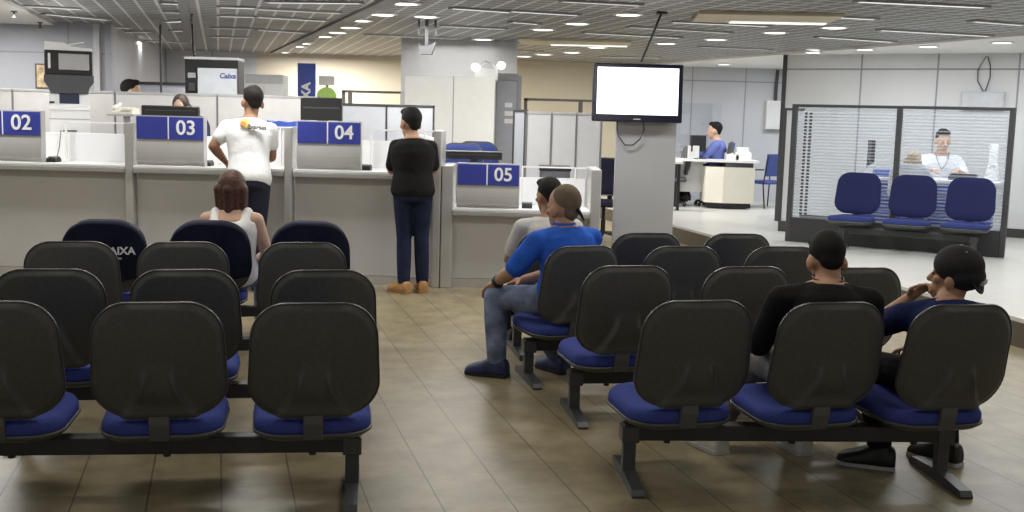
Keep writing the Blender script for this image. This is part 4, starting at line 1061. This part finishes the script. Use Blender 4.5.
tt = text_mesh('logo_lettering', 'Express', .052, mat('logo_dark_text', (.22, .21, .20), .7), t, c0 + rt * .085 + d * .012 + back * .158, M3.to_euler(), .001, .012)

# 3 woman in white tank top, last left row
J = sit(); J.update(hy=R(-5), N=(0, -.02, .975), H=(0, .02, 1.10), sl=(-.165, -.03, .885), sr=(.165, -.03, .885), el=(-.20, .05, .64), er=(.24, .0, .64))
t, hp, JJ, HR = person('woman with long brown hair and white tank top seated in the last left row', (-1.95, 7.62, 0), R(4), J, SKIN3, WHITET, DENIML, SHOEB, HAIRR, 'long', tank=True)
# 4 man in blue shirt, hips turned well to the left
J = sit(); J.update(P=(0, .0, .515), C=(.02, -.04, .73), N=(.04, .02, .94), H=(.085, .06, 1.035), hs=1.12, hy=R(-18), hp=R(-4), sl=(-.15, .09, .855), sr=(.205, -.08, .86), el=(-.21, .22, .67), er=(.26, .12, .64), wl=(-.15, .37, .585), wr=(.06, .32, .58),
    kl=(-.12, .40, .49), kr=(.16, .40, .49), al=(-.14, .36, .085), ar=(.20, .12, .085), tal=R(12), tar=R(-20), nwl=V((0, 0, -1)), nwr=V((0, 0, -1)))
t, hp, JJ, HR = person('man in royal blue polo shirt and jeans seated, turned to the left', (.315, 6.775, 0), R(57), J, SKIN1, ROYAL, DENIML, mat('blue_black_trainer', (.02, .03, .10), .5, noise=.6, scale=14), HAIRS, 'shaved', .85, sole=SOLEB, vox=.008, fat=1.06, s=1.04)
b = MB(); b.cap(hp(.01, -.112, -.005), hp(.02, -.128, -.035), .013, .008, 10); b.cap(hp(.02, -.128, -.035), hp(.03, -.134, -.058), .008, .004, 8); b.build('hair_tail', HAIRB, t, True)
W = JJ['wl']; E = JJ['el']; dd = (W - E).normalized(); a_ = dd.cross(V((0, 0, 1))).normalized(); b_ = dd.cross(a_)
MB().rings([[W - dd * (.03 - k) + (a_ * math.cos(2 * PI * i / 18) + b_ * math.sin(2 * PI * i / 18)) * r for i in range(18)] for k, r in ((0, .03), (0, .037), (.03, .036), (.03, .028))], caps=False).build('watch', BLK, t, True)
b = MB(); N = JJ['N']
ring = lambda z, r: [N + V((r * math.cos(2 * PI * i / 24), r * .95 * math.sin(2 * PI * i / 24) - .0, z)) for i in range(24)]
b.rings([ring(-.045, .085), ring(.0, .076), ring(.022, .070), ring(.022, .063), ring(-.03, .060)], caps=False).build('collar', ROYAL, t, True)
# 5 person in grey before him
J = sit(); J.update(hy=R(20), hp=R(-8), N=(0, .02, .97), H=(.0, .08, 1.095), C=(0, -.05, .73), sl=(-.19, .02, .885), sr=(.18, .02, .885), el=(-.25, .14, .65), wl=(-.15, .34, .58), wr=(.12, .34, .58))
person('person in light grey t-shirt with dark hair seated beyond the man in blue', (.26, 7.60, 0), R(14), J, SKIN2, GREYT, BLACKJ, SHOEB, HAIRB, 'short', .7, vox=.01)
# 6 man in black, front right row
J = sit(); J.update(C=(0, -.07, .73), N=(.01, .0, .935), H=(.015, .06, 1.02), hy=R(6), hp=R(-24), sl=(-.195, -.02, .85), sr=(.195, -.02, .85), el=(-.26, .10, .62), er=(.25, .10, .62), wl=(-.18, .30, .57), wr=(.12, .32, .57),
    kl=(-.22, .40, .49), kr=(.02, .44, .49), al=(-.38, .44, .085), ar=(.05, .46, .085), tal=R(25), tar=R(15))
t, hp, JJ, HR = person('man in black shirt with bowed head seated in the front right row', (1.42, 4.93, 0), 0, J, SKIN1, BLACKT, GREYTR, mat('white_trainer', (.62, .60, .55), .6), HAIRB, 'short', 1.5, sole=SOLEW, vox=.008)
N = JJ['N']; Hh = hp(0, -.02, -.06)
MB().rings([[N.lerp(Hh, .36) + V((rr * math.cos(2 * PI * i / 26), rr * math.sin(2 * PI * i / 26), zz + .012 * math.sin(2 * PI * i / 26))) for i in range(26)] for rr, zz in ((.066, 0), (.072, 0), (.072, .008), (.066, .008))], caps=False).build('necklace', mat('dark_cord', (.08, .03, .02), .6), t, True)
# 7 boy in cap, front right row end
J = sit(); J.update(P=(.0, 0, .515), C=(.0, -.09, .71), N=(.0, .0, .875), H=(.04, .045, .985), hy=R(54), hp=R(4), ht=R(-6), sl=(-.185, .03, .79), sr=(.15, -.05, .81), el=(-.24, .25, .70), er=(.22, .10, .60), wl=(-.115, .185, .85), wr=(.02, .30, .58),
    dwl=V((.30, -.12, .30)), nwl=V((.5, -.6, .1)), swl=V((0, -.4, .6)), cwl=(.7, .9), kl=(-.22, .36, .49), kr=(.16, .42, .49), al=(-.19, .20, .085), ar=(.18, .30, .085), tal=R(68), tar=R(40))
t, hp, JJ, HR = person('boy in black cap and navy t-shirt, hand at his mouth, at the row end', (1.99, 4.97, 0), 0, J, SKIN1, NAVYT, BLACKJ, SHOEB, HAIRB, 'shaved', .65, eyes=True, sole=SOLEW, vox=.007, s=.98)
b = MB(); b.ell(hp(0, -.022, .055), (.097, .116, .100), HR); b.ell(hp(0, -.050, .014), (.095, .096, .072), HR)
CAPM = mat('black_cap_cloth', (.010, .010, .011), .8, noise=.2, scale=240, bump=.2)
cp = link('cap', remesh(b, .007, CAPM, 'cap', 3), t)
b = MB(); rr = []                                               # worn back to front: the brim points down over the nape
for k in (0, 1):
    rr.append([hp(.078 * math.cos(a), -.105 - .035 * max(0, math.sin(a)), .0 - .060 * max(0, math.sin(a)) + .010 * k) for a in [2 * PI * i / 24 for i in range(24)]])
b.rings(rr).build('brim', CAPM, cp)
MB().ell(hp(0, -.02, .152), (.009, .009, .006), HR).build('button', mat('grey_button', (.2, .2, .2), .5), cp)
b = MB(); b.rings([[hp(x_, -.138 - k, z_ - .02) for x_, z_ in ((-.035, .005), (.035, .005), (.035, .024), (-.035, .024))] for k in (-.01, .009)]).build('strap_label', mat('pale_strap', (.45, .45, .45), .6), cp)
for sx_, sy_, sz_ in ((-.05, -.06, .135), (.05, -.07, .13), (.0, -.115, .10)): MB().ell(hp(sx_, sy_, sz_), (.005, .005, .005), HR).build('eyelet', mat('grey_button', (.2, .2, .2)), cp)
# 8 clerk at counter 03
J = sit(); J.update(hy=0)
person('clerk with dark hair seated behind the 03 monitor', (at(178, 110, 11.9).x, 12.0, .58), R(180), J, SKIN3, WHITET, BLACKJ, None, mat('dark_brown_hair', (.035, .022, .014), .6, noise=.3, scale=60), 'bob', .7, vox=.012, eyes=True)
t = office_chair('blue office chair under the clerk at counter 03', (at(178, 110, 11.9).x, 12.0, 0), R(180), 1.0, None, .56)
# 12 far head over the long partition
J = stand(); p = at(135, 86, 14.0)
person('person with dark hair standing far behind the long partition left of counter 03', (p.x, 13.8, 0), R(-75), J, SKIN3, WHITET, BLACKJ, SHOEB, HAIRB, 'short', .7, vox=.014, s=1.145)
# 9 man in lilac shirt at desk
J = sit(); J.update(hy=R(5), wl=(-.13, .36, .76), wr=(.13, .36, .76), el=(-.23, .12, .70), er=(.23, .12, .70))
t, hp, JJ, HR = person('man in lilac blue shirt seated in profile at the white desk', (at(716, 140, 19.0).x, 19.1, PZ + .06), R(72), J, SKIN3, LILAC, BLACKJ, SHOEB, HAIRB, 'short', 1.75, vox=.012, eyes=True, s=1.14)
office_chair('office chair under the man in lilac at the white desk', (at(716, 140, 19.0).x, 19.1, PZ), R(72), 1.1, mat('grey_chair_fabric', (.1, .1, .11), .9))
# 10 man in white shirt at the striped desk
q = on_px(940, .60); q.z = PZ
J = sit(); J.update(hy=R(12), hp=R(-12), wl=(-.16, .34, .76), wr=(.16, .34, .76), el=(-.26, .12, .70), er=(.26, .12, .70), N=(0, .02, .97), H=(0, .07, 1.10))
t, hp, JJ, HR = person('man in white shirt with a lanyard seated facing out behind the striped desk', q + V((0, 0, .04)), R(180 - 14), J, SKIN3, mat('white_shirt', (.82, .83, .85), .8, noise=.02), BLACKJ, SHOEB, HAIRB, 'short', .75, vox=.010, eyes=True, s=1.12)
n0, n1 = JJ['N'], bez(JJ['P'], JJ['C'], JJ['N'], .6) + V((0, .16, 0))
b = MB()
for q_ in (-1, 1): b.tube([n0 + V((q_ * .075, .02, .0)), n0 + V((q_ * .07, .09, -.04)), n0 + V((q_ * .045, .135, -.12)), n1], .005, 6)
b.build('lanyard', mat('grey_lanyard', (.12, .13, .18), .6), t)
office_chair('office chair under the man in the white shirt', q, R(166), 1.0, mat('pale_chair_fabric', (.55, .55, .57), .9), 0, WHITEP)
# 11 customer at the striped desk
q = on_px(913, -.55); q.z = PZ
J = sit(); J.update(hy=R(-15))
person('person with light brown hair in a white top seated before the striped desk', q, R(-28), J, SKIN3, mat('cream_blouse', (.80, .77, .72), .8, noise=.03), cloth('pale_trousers', (.5, .5, .52)), SHOEB, HAIRL, 'long', .8, vox=.012, s=.94)
office_chair('office chair under the person with light brown hair', q, R(-28), .98, mat('pale_chair_fabric', (.55, .55, .57)), 0, WHITEP)
